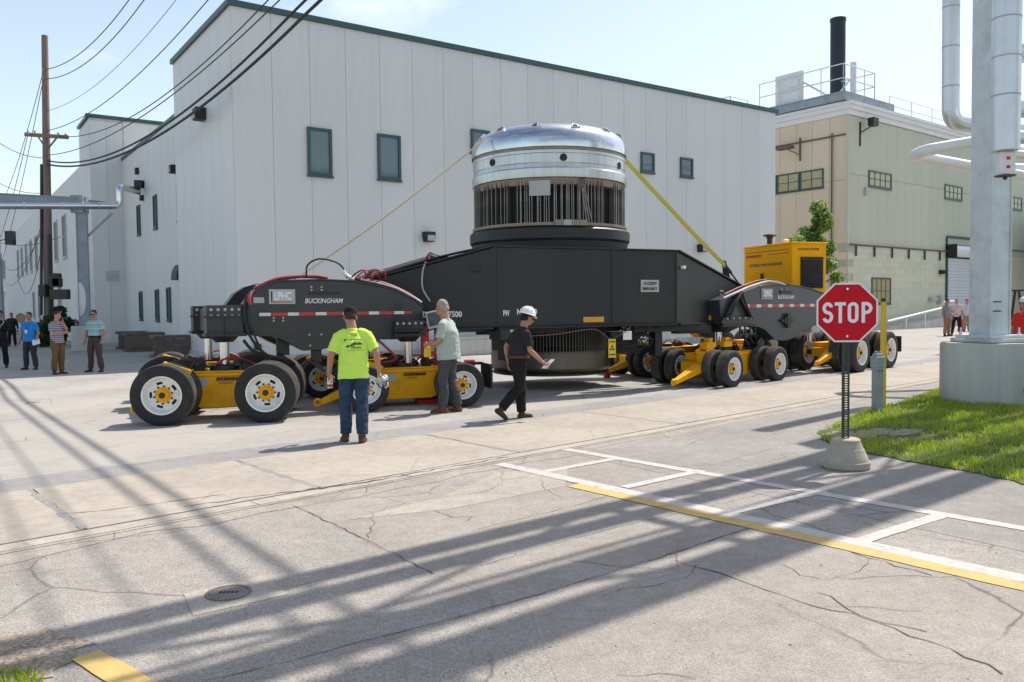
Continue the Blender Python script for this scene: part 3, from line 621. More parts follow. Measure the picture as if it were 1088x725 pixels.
while s < sB:
    for nn in (nA, nB):
        wb.beam(br(s, nn, 8.6), br(s, nn, 9.7), .10, .10)
        if s + 3.0 < sB: wb.beam(br(s, nn, 8.6 if k % 2 else 9.7), br(s + 3.0, nn, 9.7 if k % 2 else 8.6), .09, .09)
    if k % 2 == 0:
        for ds in (-.2, .2): wb.beam(br(s + ds + .1, nA, 8.64), br(s + ds + .1, nB, 8.64), .10, .10)
        wb.beam(br(s + .3, nA, 8.66), br(s + 5.8, nB, 8.66), .06, .06); wb.beam(br(s + 5.8, nA, 8.60), br(s + .3, nB, 8.60), .06, .06)
    s += 3.0; k += 1
part('web_member', wb, 'galv', pbr, I4)
for nn, z, r in ((nA - .34, 8.95, .125), (nB + .60, 9.02, .19), (nA - .79, 8.92, .035), (nB + .20, 8.9, .09)):
    part('bridge_pipe', MB().tube([br(sA, nn, z), br(sB, nn, z)], r, 14), 'lagging', pbr, I4, smooth=40)
# insulated pipes by the column
def lag(name, pts, r, label, mt='lagging', ring=.75, n=20, group=None):
    P = [V(p) for p in pts]; out = [P[0]]
    for a, b, c in zip(P, P[1:], P[2:]):
        q = min(r * 1.75, (b - a).length * .45, (c - b).length * .45); p0 = b - (b - a).normalized() * q; p1 = b + (c - b).normalized() * q
        for i in range(7): t = i / 6; out.append((1 - t) ** 2 * p0 + 2 * t * (1 - t) * b + t * t * p1)
    out.append(P[-1])
    t = thing(name, label, 'pipe', Matrix.Translation(P[0]), group)
    part('jacket', MB().tube(out, r, n), mt, t, I4, smooth=50)
    for a, b in zip(P, P[1:]):
        d = (b - a).normalized(); L = (b - a).length; x = ring
        while x < L - r * 2.2: part('band', MB().tube([a + d * (x - .012), a + d * (x + .012)], r * 1.02, n), 'plate_grey', t, I4, smooth=50); x += ring
    return t
g = 'insulated pipes beside the steel column'
p1b = at(1010, 130, 16.0)
lag('insulated_pipe', [(p1b.x - .03, 16.0, 9.6), (p1b.x, 16.0, p1b.z), (p1b.x + 2.6, 17.2, p1b.z + .0)], .155, 'pale lagged pipe dropping from above and turning right behind the column', group=g)
p2 = at(1068, 150, 13.55)
pp = lag('insulated_pipe', [(p2.x, p2.y, 9.4), (p2.x, p2.y, p2.z - .16)], .215, 'thickest white lagged pipe hanging straight down in front of the column', ring=.62, group=g)
bx = thing('gauge_box', 'small white gauge box with two red marks under the lagged pipe', 'gauge', Matrix.Translation(at(1068, 175, 13.7)))
c = at(1069, 174, 13.6); part('board', MB().box(tuple(c), (.25, .12, .38)), 'white', bx, I4, bevel=.01)
c2 = at(1068, 186.5, 13.55); part('saucer', MB().lathe([(.0, .03), (.16, 0), (.16, -.015), (0, -.02)], 20, Matrix.Translation(c2)), 'rust_box', bx, I4, smooth=40)
part('stem', MB().cyl(c2, c2 - V((0, 0, .07)), .03), 'steel', bx, I4)
part('warning_mark', MB().box((c.x, c.y - .063, c.z + .08), (.06, .006, .05)).box((c.x, c.y - .063, c.z - .06), (.06, .006, .05)), 'red', bx, I4)
a = at(1100, 140, 17); b = at(983, 160, 17.6); c = at(983, 161, 18.4); d = at(1100, 190, 18.6)
lag('insulated_pipe', [a, b, V((b.x, b.y + .55, b.z - .02)), d], .128, 'white pipe looping out to the left of the column near its middle', ring=5, mt='white_pipe', group=g)
for (px, py, Y, r) in ((1110, 112, 15, .17), (1110, 52, 16.5, .2), (1110, 143, 14.6, .12), (1110, 163, 17, .10), (1110, 178, 19, .12)):
    q = at(px, py, Y); lag('insulated_pipe', [q - V((.7, -.1, 0)), q + V((4, 1.5, 0))], r, {112: 'lagged pipe end at the right edge level with the elbow', 52: 'dark lagged pipe high at the right edge', 143: 'short white pipe end just right of the thick hanging pipe', 163: 'thin lagged pipe under the white pipe end at the right edge', 178: 'lowest lagged pipe at the right edge above the sage wall'}[py], ring=9, group=g)

# open pipe rack seen past the column at the right edge
rk = at(1096, 300, 34); FRK = frame((rk.x, rk.y), 38)
rack = thing('pipe_rack', 'crowded steel pipe rack at the right edge beyond the column', 'pipe rack', FRK)
for x in (-.35, 3.6): part('post', MB().box((x, 0, 7), (.22, .22, 14)), 'galv', rack)
for z in (4.9, 7.2, 9.3, 11.6): part('beam', MB().box((1.6, 0, z), (4.2, .2, .25)), 'galv', rack)
for k, (z, r) in enumerate(((5.3, .14), (5.75, .09), (6.5, .16), (7.6, .13), (8.3, .1), (9.7, .18), (10.5, .12), (12.1, .2))): part('pipe', MB().tube([(-.9 - .1 * (k % 3), -.3, z), (5, -.3, z)], r, 12), 'lagging', rack, smooth=50)
part('brace', MB().beam((-.35, -.15, 9.4), (1.6, -.15, 11.5), .1, .1), 'galv', rack)

# left pipe gantry
GC = V((-18.75, 36.2, 0))
FG = frame(GC, 20)
gan = thing('pipe_gantry', 'blue grey steel gantry with a concrete foot beside the leaning utility pole', 'gantry', FG)
part('foot', MB().box((0, 0, .55), (1.0, 1.0, 1.1)), 'concrete', gan, FG, bevel=.03)
part('column', MB().box((0, 0, 3.7), (.40, .36, 5.2)).box((-.2, 0, 3.7), (.03, .42, 5.19)).box((.2, 0, 3.7), (.03, .42, 5.19)), 'galv_blue', gan, FG)
gb = at(-60, 213, 33.5); ge = V((GC.x + .2, GC.y, 6.42))
part('beam', MB().beam((gb.x, gb.y, 6.42), ge, .3, .46).beam((gb.x, gb.y, 6.66), (ge.x, ge.y, 6.66), .42, .04).beam((gb.x, gb.y, 6.18), (ge.x, ge.y, 6.18), .42, .04), 'galv_blue', gan, I4)
e2 = V((GC.x, GC.y, 6.5)); e3 = at(128, 206, 37.2)
part('bracket_arm', MB().beam((GC.x, GC.y, 6.6), (e3.x - .4, e3.y, 6.55), .1, .1).beam((GC.x + .1, GC.y, 4.9), (GC.x + 1.2, GC.y + .3, 6.05), .09, .09).box(tuple(e2 + V((-.05, -.05, -.1))), (.55, .5, .75)), 'galv_blue', gan, I4)
wl = at(147, 196, 38.2)
P1 = at(-60, 218.5, 33.3); P2 = at(128, 219, 36.6); P3 = at(128, 199, 36.8)
lag('gantry_pipe', [P1, V((P2.x, P2.y, P1.z * .0 + P2.z)), V((P2.x, P2.y, P3.z)), V((wl.x, wl.y, P3.z))], .15, 'silver insulated pipe running along the left gantry into the grey hall', mt='chrome', ring=1.4)
part('wall_sleeve', MB().box(tuple(at(148, 196, 38.1)), (.34, .34, .34)), 'black', hall, I4)

# ================================================================ TRANSPORTER
TR = frame((.9, 18.0), 26)
hht = thing('transporter', 'long charcoal heavy haul transporter on yellow dollies carrying the steel vessel', 'transporter', TR)
# ---- wheel prototype: axis along y, outer face towards -y
def tyre_mesh():
    mb = MB(); R = .46; W = .135
    P = [(.268, -W * .80), (.285, -W * .95), (.33, -W * 1.02), (.39, -W * 1.03), (.43, -W * .98), (.449, -W * .90), (.457, -W * .80)]
    T = []
    for k, y in enumerate((-.075, -.028, .020, .067)):
        T += [(.460, W * 0 + y - .012 - .012), (.460, y - .012), (.447, y - .010), (.447, y + .002), (.460, y + .004)]
    T = [(.460, -.100)] + T[1:] + [(.460, .1)]
    prof = P + T + [(r, -y) for r, y in P[::-1]] + [(.268, -W * .8)]
    M = Matrix.Rotation(-pi / 2, 4, 'X')                # lathe z -> +y
    n0 = len(P); n1 = len(P) + len(T)
    mis = [1 if n0 - 2 <= i < n1 + 1 else 0 for i in range(len(prof) - 1)]
    return mb.lathe(prof, 40, M, 0, None, mis).mesh('wheel', ['rubber', 'tread'], 30)
def rim_mesh():
    M = Matrix.Rotation(-pi / 2, 4, 'X')
    prof = [(.274, -.112), (.290, -.118), (.290, -.128), (.272, -.126), (.262, -.105), (.256, -.02), (.235, .008), (.205, .012), (.165, .0), (.150, -.008), (.075, -.010), (.075, .02)]
    def skip(i, k): return i == 7 and (k % 8) in (0, 1, 2)
    mb = MB().lathe(prof, 40, M, 0, skip)
    mb.lathe([(.05, .05), (.272, .05), (.272, -.09)], 24, M, 1)
    return mb.mesh('rim', ['rim', 'black'], 40)
def hub_mesh():
    M = Matrix.Rotation(-pi / 2, 4, 'X')
    mb = MB().lathe([(.118, -.012), (.118, -.022), (.088, -.026), (.082, -.075), (.072, -.085), (0, -.085)], 28, M, 0)
    mb.lathe([(.044, -.084), (.044, -.112), (.036, -.12), (0, -.12)], 14, M, 1)
    for k in range(10):
        a = 2 * pi * k / 10; x, z = .132 * cos(a), .132 * sin(a)
        mb.cyl((x, -.010, z), (x, -.045, z), .015, .013, 6, 2)
    return mb.mesh('hub', ['yellow', 'black', 'steel'], 35)
TY, RM, HB = tyre_mesh(), rim_mesh(), hub_mesh()
def wheel(M, sc):
    M = M @ Matrix.Scale(sc, 4)
    w_ = link('wheel', TY, hht, M); link('rim', RM, w_, M @ Matrix.Translation((0, -.012, 0))); link('hub', HB, w_, M @ Matrix.Translation((0, -.012, 0)))
def dolly(o, ang, wb, sc, body_top, body_bot, bar=None, bar_right=False, rows=(.15, .50, 1.45, 1.80), ring=True, txt=True, flap=None):
    """o: ground point midway under the outer wheels; local x forward along the road, y away from the viewpoint"""
    F = frame(o, ang); R = .46 * sc
    for i, x in enumerate((-wb / 2, wb / 2)):
        for k, y in enumerate(rows):
            y = y * (sc if sc > 1 else 1); M = F @ Matrix.Translation((x, y, R)) @ Matrix.Rotation(random.random() * 6, 4, 'Y')
            if k % 2: M = M @ Matrix.Rotation(pi, 4, 'Z')
            wheel(M, sc)
        part('axle', MB().cyl((x, rows[0], R), (x, rows[-1], R), .075, .075, 12), 'steel', hht, F, smooth=40)
    hb = wb / 2 - R * .12
    yb0, yb1 = rows[1] + .16, rows[2] - .16
    prof = [(-hb, body_top), (-hb, body_top - .12), (-hb + .12, body_bot + .22), (-hb + .26, body_bot + .05), (-hb + .36, body_bot), (hb - .36, body_bot), (hb - .26, body_bot + .05), (hb - .12, body_bot + .22), (hb, body_top - .12), (hb, body_top)]
    fr = MB().prism(prof, -yb1, -yb0, Matrix.Rotation(pi / 2, 4, 'X')); fr.box((0, (yb0 + yb1) / 2, body_top + .012), (2 * hb + .04, yb1 - yb0 + .05, .025))
    fr.box((0, yb0 - .012, body_top - .03), (2 * hb - .06, .024, .05))
    # arms to the wheel hubs
    for x in (-wb / 2, wb / 2): fr.box((x * .86, (yb0 + yb1) / 2, R), (wb * .3, yb1 - yb0 - .06, .22))
    d = part('dolly_frame', fr, 'yellow', hht, F, bevel=.012)
    if txt:
        text('BUCKINGHAM', .055, 'lettering', 'text_black', d, facing(F, .12, body_top - .10, -yb0 + .027), .40, .25, .004)
        text('ENGINEERED', .02, 'lettering', 'text_black', d, facing(F, .06, body_top - .165, -yb0 + .027), .2, .25)
        part('label_plate', MB().box((-.28, yb0 - .004, body_top - .16), (.14, .01, .09)).box((-.30, yb0 - .004, body_top - .09), (.15, .01, .025)), 'plate_grey', d, F)
    if ring:
        part('turntable', MB().lathe([(0, 0), (.24, 0), (.24, .07), (.2, .1), (0, .1)], 28, F @ Matrix.Translation((0, (yb0 + yb1) / 2, body_top + .026))), 'black', d, I4, smooth=40)
    # brake chambers, hoses
    for x in (-.36, .36): part('brake_chamber', MB().cyl((x, yb0 + .1, body_top + .05), (x, yb0 + .32, body_top + .09), .085, .075, 14), 'steel', d, F, smooth=40)
    for k, (x0, x1, m) in enumerate(((-.5, -.1, 'cable'), (.12, .55, 'cable'), (-.15, .62, 'red_hose'))):
        part('hose', MB().tube(spline([(x0, yb0 + .15, body_top + .03), (x0 + .1, yb0 + .1, body_top + .17), ((x0 + x1) / 2, yb0 + .12, body_top + .12 + .05 * k), (x1, yb0 + .2, body_top + .04)]), .016, 6), m, d, F, smooth=60)
    if bar:
        s = -1 if not bar_right else 1; x0 = s * (wb / 2 - .05); x1 = s * (wb / 2 + bar); ym = rows[0] + bar * .5; zz = R * 1.05
        b = MB()
        b.add([(x0, ym - .16, zz + .17), (x0, ym + .16, zz + .17), (x1, ym + .05, zz - .20), (x1, ym - .05, zz - .20), (x0, ym - .16, zz - .02), (x0, ym + .16, zz - .02), (x1, ym + .05, zz - .30), (x1, ym - .05, zz - .30)],
              [(0, 1, 2, 3), (4, 7, 6, 5), (0, 3, 7, 4), (1, 5, 6, 2), (0, 4, 5, 1), (3, 2, 6, 7)])
        b.box((x0 + s * .06, ym, zz + .16), (.26, .30, .34)); b.beam((x0, ym - .13, zz + .36), (x0 + s * .22, ym - .13, zz + .30), .05, .12); b.beam((x0, ym + .13, zz + .36), (x0 + s * .22, ym + .13, zz + .30), .05, .12)
        b.beam((x0 + s * .10, ym, zz + .42), (x0 - s * .3, ym, zz + .28), .12, .10)
        part('drawbar', b, 'yellow', d, F, bevel=.015)
        M = F @ Matrix.Translation((x1 + s * .05, ym, zz - .25)); part('towing_eye', MB().lathe([(.05, -.025), (.075, 0), (.05, .025), (.03, 0), (.05, -.025)], 16, M @ Matrix.Rotation(pi / 2, 4, 'X')), 'yellow', d, I4, smooth=50)
        part('pivot_pin', MB().cyl((x0 + s * .08, ym - .2, zz + .2), (x0 + s * .08, ym + .2, zz + .2), .03, .03, 10).cyl((x0 + s * .15, ym - .12, zz + .05), (x0 + s * .15, ym - .19, zz + .05), .045, .045, 10), 'chrome', d, F, smooth=40)
    if flap:
        x = wb / 2 + R + .12; fl = MB().box((x, rows[0] + .15, flap), (.03, .62, .42)).beam((x - .45, rows[0] + .4, flap + .2), (x, rows[0] + .4, flap + .2), .05, .05); part('mud_flap', fl, 'black', hht, F, label='black mud flap behind the last wheel of its dolly')
    return d, F
SM = .838
oA = V((-4.48, 12.30, 0)); oB = V((-1.62, 13.82, 0)); oC = V((5.33, 17.68, 0)); oD = V((9.34, 21.0, 0))
dolly(oA, 9, 1.49, 1.0, .74, .19, .42)
dolly(oB, 19, 1.66, SM, .66, .13, .70, flap=.52)
dolly(oA + V((-.92, 2.35, 0)), 19, 1.49, 1.0, .74, .19, .42)
dolly(oB + V((-1.28, 2.30, 0)), 24, 1.66, SM, .66, .13, .70)
dolly(oC, 44, 1.93, SM, .66, .13, 1.15, txt=False)
dolly(V((4.2, 19.86, 0)), 24, 1.93, SM, .66, .13, .9, txt=False)
dolly(oD, 44, 1.80, 1.06, .70, .2, 1.05, txt=False, flap=.62)
dolly(oD + V((-1.6, 1.95, 0)), 44, 1.80, 1.06, .70, .2, .75, txt=False)
# small hook at the far left of the front dolly
FA = frame(oA, 9)
# ---- gooseneck beams over the dollies
def jeep(F, poly, th, gap, matn, txtspec):
    rot = Matrix.Rotation(pi / 2, 4, 'X')
    for k, y in enumerate((0, gap)):
        b = part('gooseneck_beam', MB().prism(poly, -th, 0, F @ Matrix.Translation((0, y, 0)) @ rot), matn, hht, I4, bevel=.012)
        # flange along the top edge
        top = [p for p in txtspec['top']]
        fl = MB()
        for a, c in zip(top, top[1:]): fl.beam((a[0], y + th / 2, a[1] + .008), (c[0], y + th / 2, c[1] + .008), th + .05, .022)
        part('flange', fl, matn, b, F)
        if k == 0: front = b
    return front
polyL = [(.38, 1.80), (.53, 2.00), (.71, 2.12), (.93, 2.18), (1.65, 2.205), (2.19, 2.18), (2.82, 2.06), (3.27, 1.86), (3.40, 1.74), (3.43, 1.36), (3.35, 1.24), (2.91, 1.18), (2.49, 1.19), (2.1, 1.16), (1.61, 1.05), (1.32, 1.035), (1.12, 1.13), (.97, 1.22), (.84, 1.27), (.66, 1.29), (.38, 1.32)]
FJ = frame((-4.6, 12.98), 27)
jb = jeep(FJ, polyL, .34, 2.0, 'jeep', {'top': polyL[:9]})
polyR = [(-.62, 1.80), (-.02, 1.94), (.45, 2.02), (.81, 2.10), (1.34, 2.16), (2.42, 2.15), (3.05, 2.08), (3.6, 1.98), (4.2, 1.78), (4.62, 1.5), (4.66, 1.18), (3.6, 1.2), (3.23, 1.17), (2.68, 1.04), (2.3, .90), (2.0, .86), (1.7, .87), (1.5, .91), (1.12, 1.13), (.9, 1.2), (.49, 1.23), (-.52, 1.30)]
FK = frame((4.95, 18.15), 40)
jr = jeep(FK, polyR, .34, 2.0, 'jeep_grey', {'top': polyR[:10]})
def reflectors(F, s0, s1, z, parent, h=.052):
    s = s0; k = 0
    while s < s1 - .05:
        l = .185 if k % 2 == 0 else .27; e = min(s + l, s1)
        part('reflector', MB().box(((s + e) / 2, -.006, z), (e - s - .006, .012, h)), 'reflect_white' if k % 2 == 0 else 'reflect_red', parent, F); s = e; k += 1
reflectors(FJ, .60, 3.2, 1.645, jb); reflectors(FK, .30, 3.9, 1.685, jr, .07)
def logo(F, s, z, w_, h_, parent):
    p = part('logo_plate', MB().box((s, -.012, z), (w_, .02, h_)), 'plate_grey', parent, F, bevel=.004)
    q = facing(F, s + w_ * .03, z + h_ * .05, .0235)
    text('LPHC', h_ * .58, 'lettering', 'lagging', p, q, w_ * .66, 0, .005)
    part('logo_bar', MB().box((s - w_ * .40, -.0235, z), (w_ * .045, .004, h_ * .72)), 'text_black', p, F)
    part('logo_bar', MB().box((s, -.0238, z - h_ * .36), (w_ * .8, .004, h_ * .06)), 'red', p, F)
logo(FJ, .97, 1.93, .42, .24, jb); logo(FK, 1.17, 1.955, .44, .24, jr)
part('label_plate', MB().box((.60, -.008, 1.875), (.17, .014, .09)), 'plate_grey', jb, FJ)
text('BUCKINGHAM', .082, 'lettering', 'text_white', jb, facing(FJ, 1.66, 1.86, .003), .64, .25, .0015)
text('BUCKINGHAM', .09, 'lettering', 'text_white', jr, facing(FK, 1.98, 1.885, .003), .70, .25, .0015)
part('slot_bar', MB().box((1.66, -.015, 1.985), (.50, .03, .028)), 'black', jb, FJ); part('slot_bar', MB().box((1.96, -.015, 2.0), (.48, .03, .055)), 'black', jr, FK)
def bolts(F, pts, r=.022, m='plate_grey', parent=hht):
    mb = MB()
    for s, z in pts: mb.cyl((s, .004, z), (s, -.018, z), r, r * .9, 8)
    part('bolt_row', mb, m, parent, F, smooth=40)
bolts(FJ, [(1.45, 2.09), (1.62, 2.09), (1.45, 2.04), (1.62, 2.04), (.83, 1.585), (.98, 1.585), (.83, 1.54), (.98, 1.54), (1.40, 1.30), (1.41, 1.12), (1.6, 1.30)], .018, parent=jb)
bolts(FK, [(1.75, 2.09), (1.98, 2.09), (1.75, 2.05), (1.98, 2.05)], .018, parent=jr)
part('pin_housing', MB().box((2.0, -.03, 1.33), (.30, .07, .16)).box((2.0, -.035, 1.33), (.14, .08, .34)).box((2.0, -.03, 1.33), (.56, .05, .06)), 'black', jr, FK)
bolts(FK, [(1.93, 1.46), (2.07, 1.46), (1.93, 1.2), (2.07, 1.2)], .02, 'chrome', jr)
# end crossheads, tables and lift cylinders
def crosshead(F, s0, s1, y, z0, z1, parent, zt=None):
    c = (s0 + s1) / 2
    h = part('crosshead', MB().box((c, y, (z0 + z1) / 2), (s1 - s0, .36, z1 - z0)).box((c, y - .19, z0 + .30), (s1 - s0 + .1, .05, .03)).box((c, y - .20, (z0 + z1) / 2 - .1), (.02, .06, z1 - z0 - .24)), 'jeep', parent, F, bevel=.008)
    mb = MB(); n = 5
    for i in range(n):
        for z in (z1 - .07, z1 - .17): mb.cyl((s0 + .07 + (s1 - s0 - .14) * i / (n - 1), y - .175, z), (s0 + .07 + (s1 - s0 - .14) * i / (n - 1), y - .20, z), .026, .022, 10)
    part('bolt_row', mb, 'plate_grey', h, F, smooth=40); return h
def lift(F, s, y, zb, zt, parent, tw=.62):
    t = part('lift_table', MB().box((s, y, zt + .03), (tw, .5, .05)).lathe([(0, -.10), (.16, -.10), (.22, 0), (0, 0)], 24, F @ Matrix.Translation((s, y, zt + .004))) if 0 else MB().box((s, y, zt + .03), (tw, .5, .05)), 'steel', parent, F, bevel=.006)
    part('cone', MB().lathe([(0, -.09), (.14, -.09), (.22, 0), (0, 0)], 24, F @ Matrix.Translation((s, y, zt + .004))), 'black', t, I4, smooth=40)
    part('lift_cylinder', MB().cyl((s, y, zb), (s, y, zt - .08), .075, .075, 20), 'chrome', t, F, smooth=40)
h1 = crosshead(FJ, -.20, .36, .17, 1.32, 1.80, hht); h2 = crosshead(FJ, -.2, .36, 2.1, 1.32, 1.80, hht)
lift(FJ, .08, .14, .83, 1.30, h1); lift(FJ, .08, 2.15, .83, 1.30, h2)
for c_, d_ in (((.1, 1.15, 1.55), (.4, 1.6, .36)), ((3.1, 1.15, 1.4), (.5, 1.7, .36))): part('cross_tube', MB().box(c_, d_), 'jeep', hht, FJ, bevel=.01)
h3 = part('crosshead', MB().box((3.12, -.02, 1.40), (.52, .14, .20)).box((3.12, -.10, 1.37), (.58, .04, .03)).box((3.12, .0, 1.25), (.58, .3, .05)), 'jeep', hht, FJ, bevel=.006)
bolts(FJ @ Matrix.Translation((0, -.09, 0)), [(2.90 + .11 * i, 1.455) for i in range(5)], .024, 'plate_grey', h3)
lift(FJ, 3.16, .12, .76, 1.22, h3, .5); lift(FJ, 3.16, 2.1, .76, 1.22, h3, .5)
part('hanger_leg', MB().box((1.0, .17, 1.12), (.2, .1, .3)).beam((.92, .17, 1.0), (1.1, .17, .84), .1, .07), 'black', hht, FJ); part('hanger_leg', MB().box((1.55, .17, .95), (.16, .1, .24)).beam((1.45, .17, .86), (1.65, .17, .72), .1, .07), 'black', hht, FJ)
# right hand coupling
cb = part('coupling_bracket', MB().box((-.05, -.03, 1.42), (1.1, .12, .06)).box((-.05, -.02, 1.27), (1.15, .16, .05)).beam((-.45, -.03, 1.45), (.0, -.03, 1.95), .06, .1).beam((.5, -.03, 1.45), (.05, -.03, 1.95), .06, .1), 'black', hht, FK)
for i in range(4): part('rung', MB().box((.05 + .19 * i, -.06, 1.16), (.03, .03, .2)), 'steel', cb, FK)
part('rail', MB().box((.33, -.06, 1.06), (.62, .03, .03)).box((.33, -.06, 1.255), (.62, .03, .03)), 'steel', cb, FK)
bolts(FK @ Matrix.Translation((0, -.09, 0)), [(-.46 + .22 * i, 1.42) for i in range(5)], .024, 'plate_grey', cb)
lift(FK, -.1, .4, .72, 1.2, cb, .5); lift(FK, -.1, 2.1, .72, 1.2, cb, .5); lift(FK, 3.9, .5, .75, 1.15, jr, .5)
for c_, d_ in (((3.9, 1.15, 1.45), (.5, 1.7, .4)), ((-.1, 1.15, 1.42), (.4, 1.7, .3)), ((2.2, 1.15, 1.9), (2.2, 1.75, .14))): part('cross_tube', MB().box(c_, d_), 'jeep_grey', hht, FK, bevel=.01)
part('white_tank', MB().box((3.35, .15, 1.12), (.42, .3, .24)), 'plate_grey', jr, FK, bevel=.03)
# ---- girder around the vessel: centre faces plus tapering arms, one side girder each side
FG_ = frame((1.78, 16.16), 26)
W1, W2 = -2.28, 1.80
u26 = V((cos(radians(26)), sin(radians(26)), 0)); n26 = V((-u26.y, u26.x, 0))
def gp(s, n): return V((1.78, 16.16, 0)) + u26 * s + n26 * n
HW = 3.7
pl = V((-2.95, 15.02, 0)); pr = V((5.35, 19.15, 0))
loc = lambda p: ((p - V((1.78, 16.16, 0))).dot(u26), (p - V((1.78, 16.16, 0))).dot(n26))
(sl_, nl_), (sr_, nr_) = loc(pl), loc(pr)
ZB, ZT = 1.35, 2.83
def girder(flip):
    f = (lambda s, n: (s, HW - n)) if flip else (lambda s, n: (s, n))
    t = .32
    # stations along the girder: s, n(outer), ztop
    st = [(sl_, nl_, 2.14), (W1, 0, ZT), (W2, 0, ZT), (sr_, nr_, 2.12)]
    vs = []; 
    for s, n, z in st:
        a = f(s, n); b = f(s, n + t); vs += [(a[0], a[1], ZB), (a[0], a[1], z), (b[0], b[1], z), (b[0], b[1], ZB)]
    fs = [(0, 1, 2, 3), (12, 15, 14, 13)]
    for i in range(3):
        for k in range(4): fs.append((4 * i + k, 4 * i + (k + 1) % 4, 4 * i + 4 + (k + 1) % 4, 4 * i + 4 + k))
    g_ = part('side_girder', MB().add(vs, fs), 'charcoal', hht, FG_, bevel=.012)
    fl = MB()
    for (s, n, z), (s2, n2, z2) in zip(st, st[1:]):
        a = f(s, n + t / 2); b = f(s2, n2 + t / 2); fl.beam((a[0], a[1], z + .012), (b[0], b[1], z2 + .012), t + .07, .028); fl.beam((a[0], a[1], ZB - .015), (b[0], b[1], ZB - .015), t + .10, .032)
    part('flange', fl, 'charcoal', g_, FG_)
    return g_
gf = girder(False); gbk = girder(True)
# the plate joints and stiffeners that show on the outer face
for s in (W1 + .012, .22, W2 - .012): part('weld_seam', MB().box((s, -.006, (ZB + ZT) / 2), (.022, .012, ZT - ZB - .06)), 'charcoal', gf, FG_)
xb = MB(); 
for s, n0 in ((sl_ + .3, nl_ - .1), (sr_ - .3, nr_ - .1)): xb.box((s, HW / 2, 1.72), (.5, HW - 2 * n0 - .4, .7))
part('cross_beam', xb, 'charcoal', hht, FG_, bevel=.01)
# saddle flange under the vessel and hanging brackets
part('bracket', MB().box((W1 + .22, .05, 1.22), (.5, .5, .20)).box((W1 + .3, .12, .98), (.34, .3, .5)).box((W1 - .45, .2, 1.295), (1.1, .1, .05)), 'black', hht, FG_, bevel=.01)
part('support_leg', MB().box((1.62, .5, 1.0), (.18, .25, .66)).box((1.9, .45, 1.24), (1.9, .3, .14)).box((2.6, .55, 1.2), (.9, .25, .18)), 'black', hht, FG_, bevel=.008)
part('under_frame', MB().box((-.2, .9, 1.26), (4.2, .1, .14)).box((1.0, 1.4, .95), (1.2, .6, .5)).box((.9, .5, 1.14), (.9, .2, .12)), 'steel', hht, FG_)
pu = MB(); rr = random.Random(11)
for i in range(46):
    a = V((rr.uniform(.7, 1.5), rr.uniform(.25, .6), rr.uniform(1.02, 1.28))); pu.tube(spline([a, a + V((rr.uniform(-.2, .2), rr.uniform(-.1, .1), rr.uniform(-.15, .15))), a + V((rr.uniform(-.4, .4), 0, rr.uniform(-.16, .06)))], 4), .012, 5)
o = part('hydraulic_hose', pu, 'cable', hht, FG_); o['kind'] = 'stuff'
# lettering and plates
fA = frame((gp(W1, 0)).to_2d(), 26)
armdir = (gp(W1, 0) - pl); aang = math.degrees(atan2(armdir.y, armdir.x)); FAr = frame(pl.to_2d(), aang)
text('LD LMT 97500', .115, 'lettering', 'text_white', gf, facing(FAr, 1.65, 1.60, .002), .78, 0, .004)
text('LT WT 88200', .10, 'lettering', 'text_white', gf, facing(FAr, 1.53, 1.42, .002), .55, 0, .003)
text('FW', .11, 'lettering', 'text_white', gf, facing(FG_, W1 + .19, 1.61, .002), .13, 0, .004)
text('NEW 00', .11, 'lettering', 'text_white', gf, facing(FG_, W1 + .62, 1.63, .002), .42, 0, .004)
text('IN 80', .045, 'lettering', 'text_white', hht, facing(FG_, W1 + .23, 1.285, .203), .11, 0, .003); text('FT 98', .045, 'lettering', 'text_white', hht, facing(FG_, W1 + .23, 1.20, .203), .11, 0, .003)
pt = part('notice_plate', MB().box((1.12, -.012, 2.115), (.44, .02, .245)), 'plate_grey', gf, FG_, bevel=.004, label='small pale plate lettered ACCIDENT EMERGENCY')
text('ACCIDENT', .062, 'lettering', 'text_black', pt, facing(FG_, 1.12, 2.165, .0235), .33, 0, .002); text('EMERGENCY', .062, 'lettering', 'text_black', pt, facing(FG_, 1.12, 2.06, .0235), .37, 0, .002)
part('side_reflector', MB().box((-.21, -.01, 1.46), (.47, .018, .105)), 'plate_orange', gf, FG_, bevel=.004)
bang = math.degrees(atan2((pr - gp(W2, 0)).y, (pr - gp(W2, 0)).x)); FBr = frame(gp(W2, 0).to_2d(), bang)
part('side_reflector', MB().box((1.52, -.012, 1.44), (.36, .018, .11)), 'plate_orange', gf, FBr, bevel=.004)
part('work_lamp', MB().box((.18, -.05, 2.50), (.09, .08, .06)), 'white', gf, FBr, bevel=.01)
text('IN 100', .05, 'lettering', 'text_white', gf, facing(FBr, 1.95, 2.03, .003), .16, 0, .003); text('FT 25', .05, 'lettering', 'text_white', gf, facing(FBr, 1.95, 1.94, .003), .14, 0, .003)
part('lifting_lug', MB().box((2.3, -.03, 2.42), (.14, .06, .07)), 'black', gf, FAr)
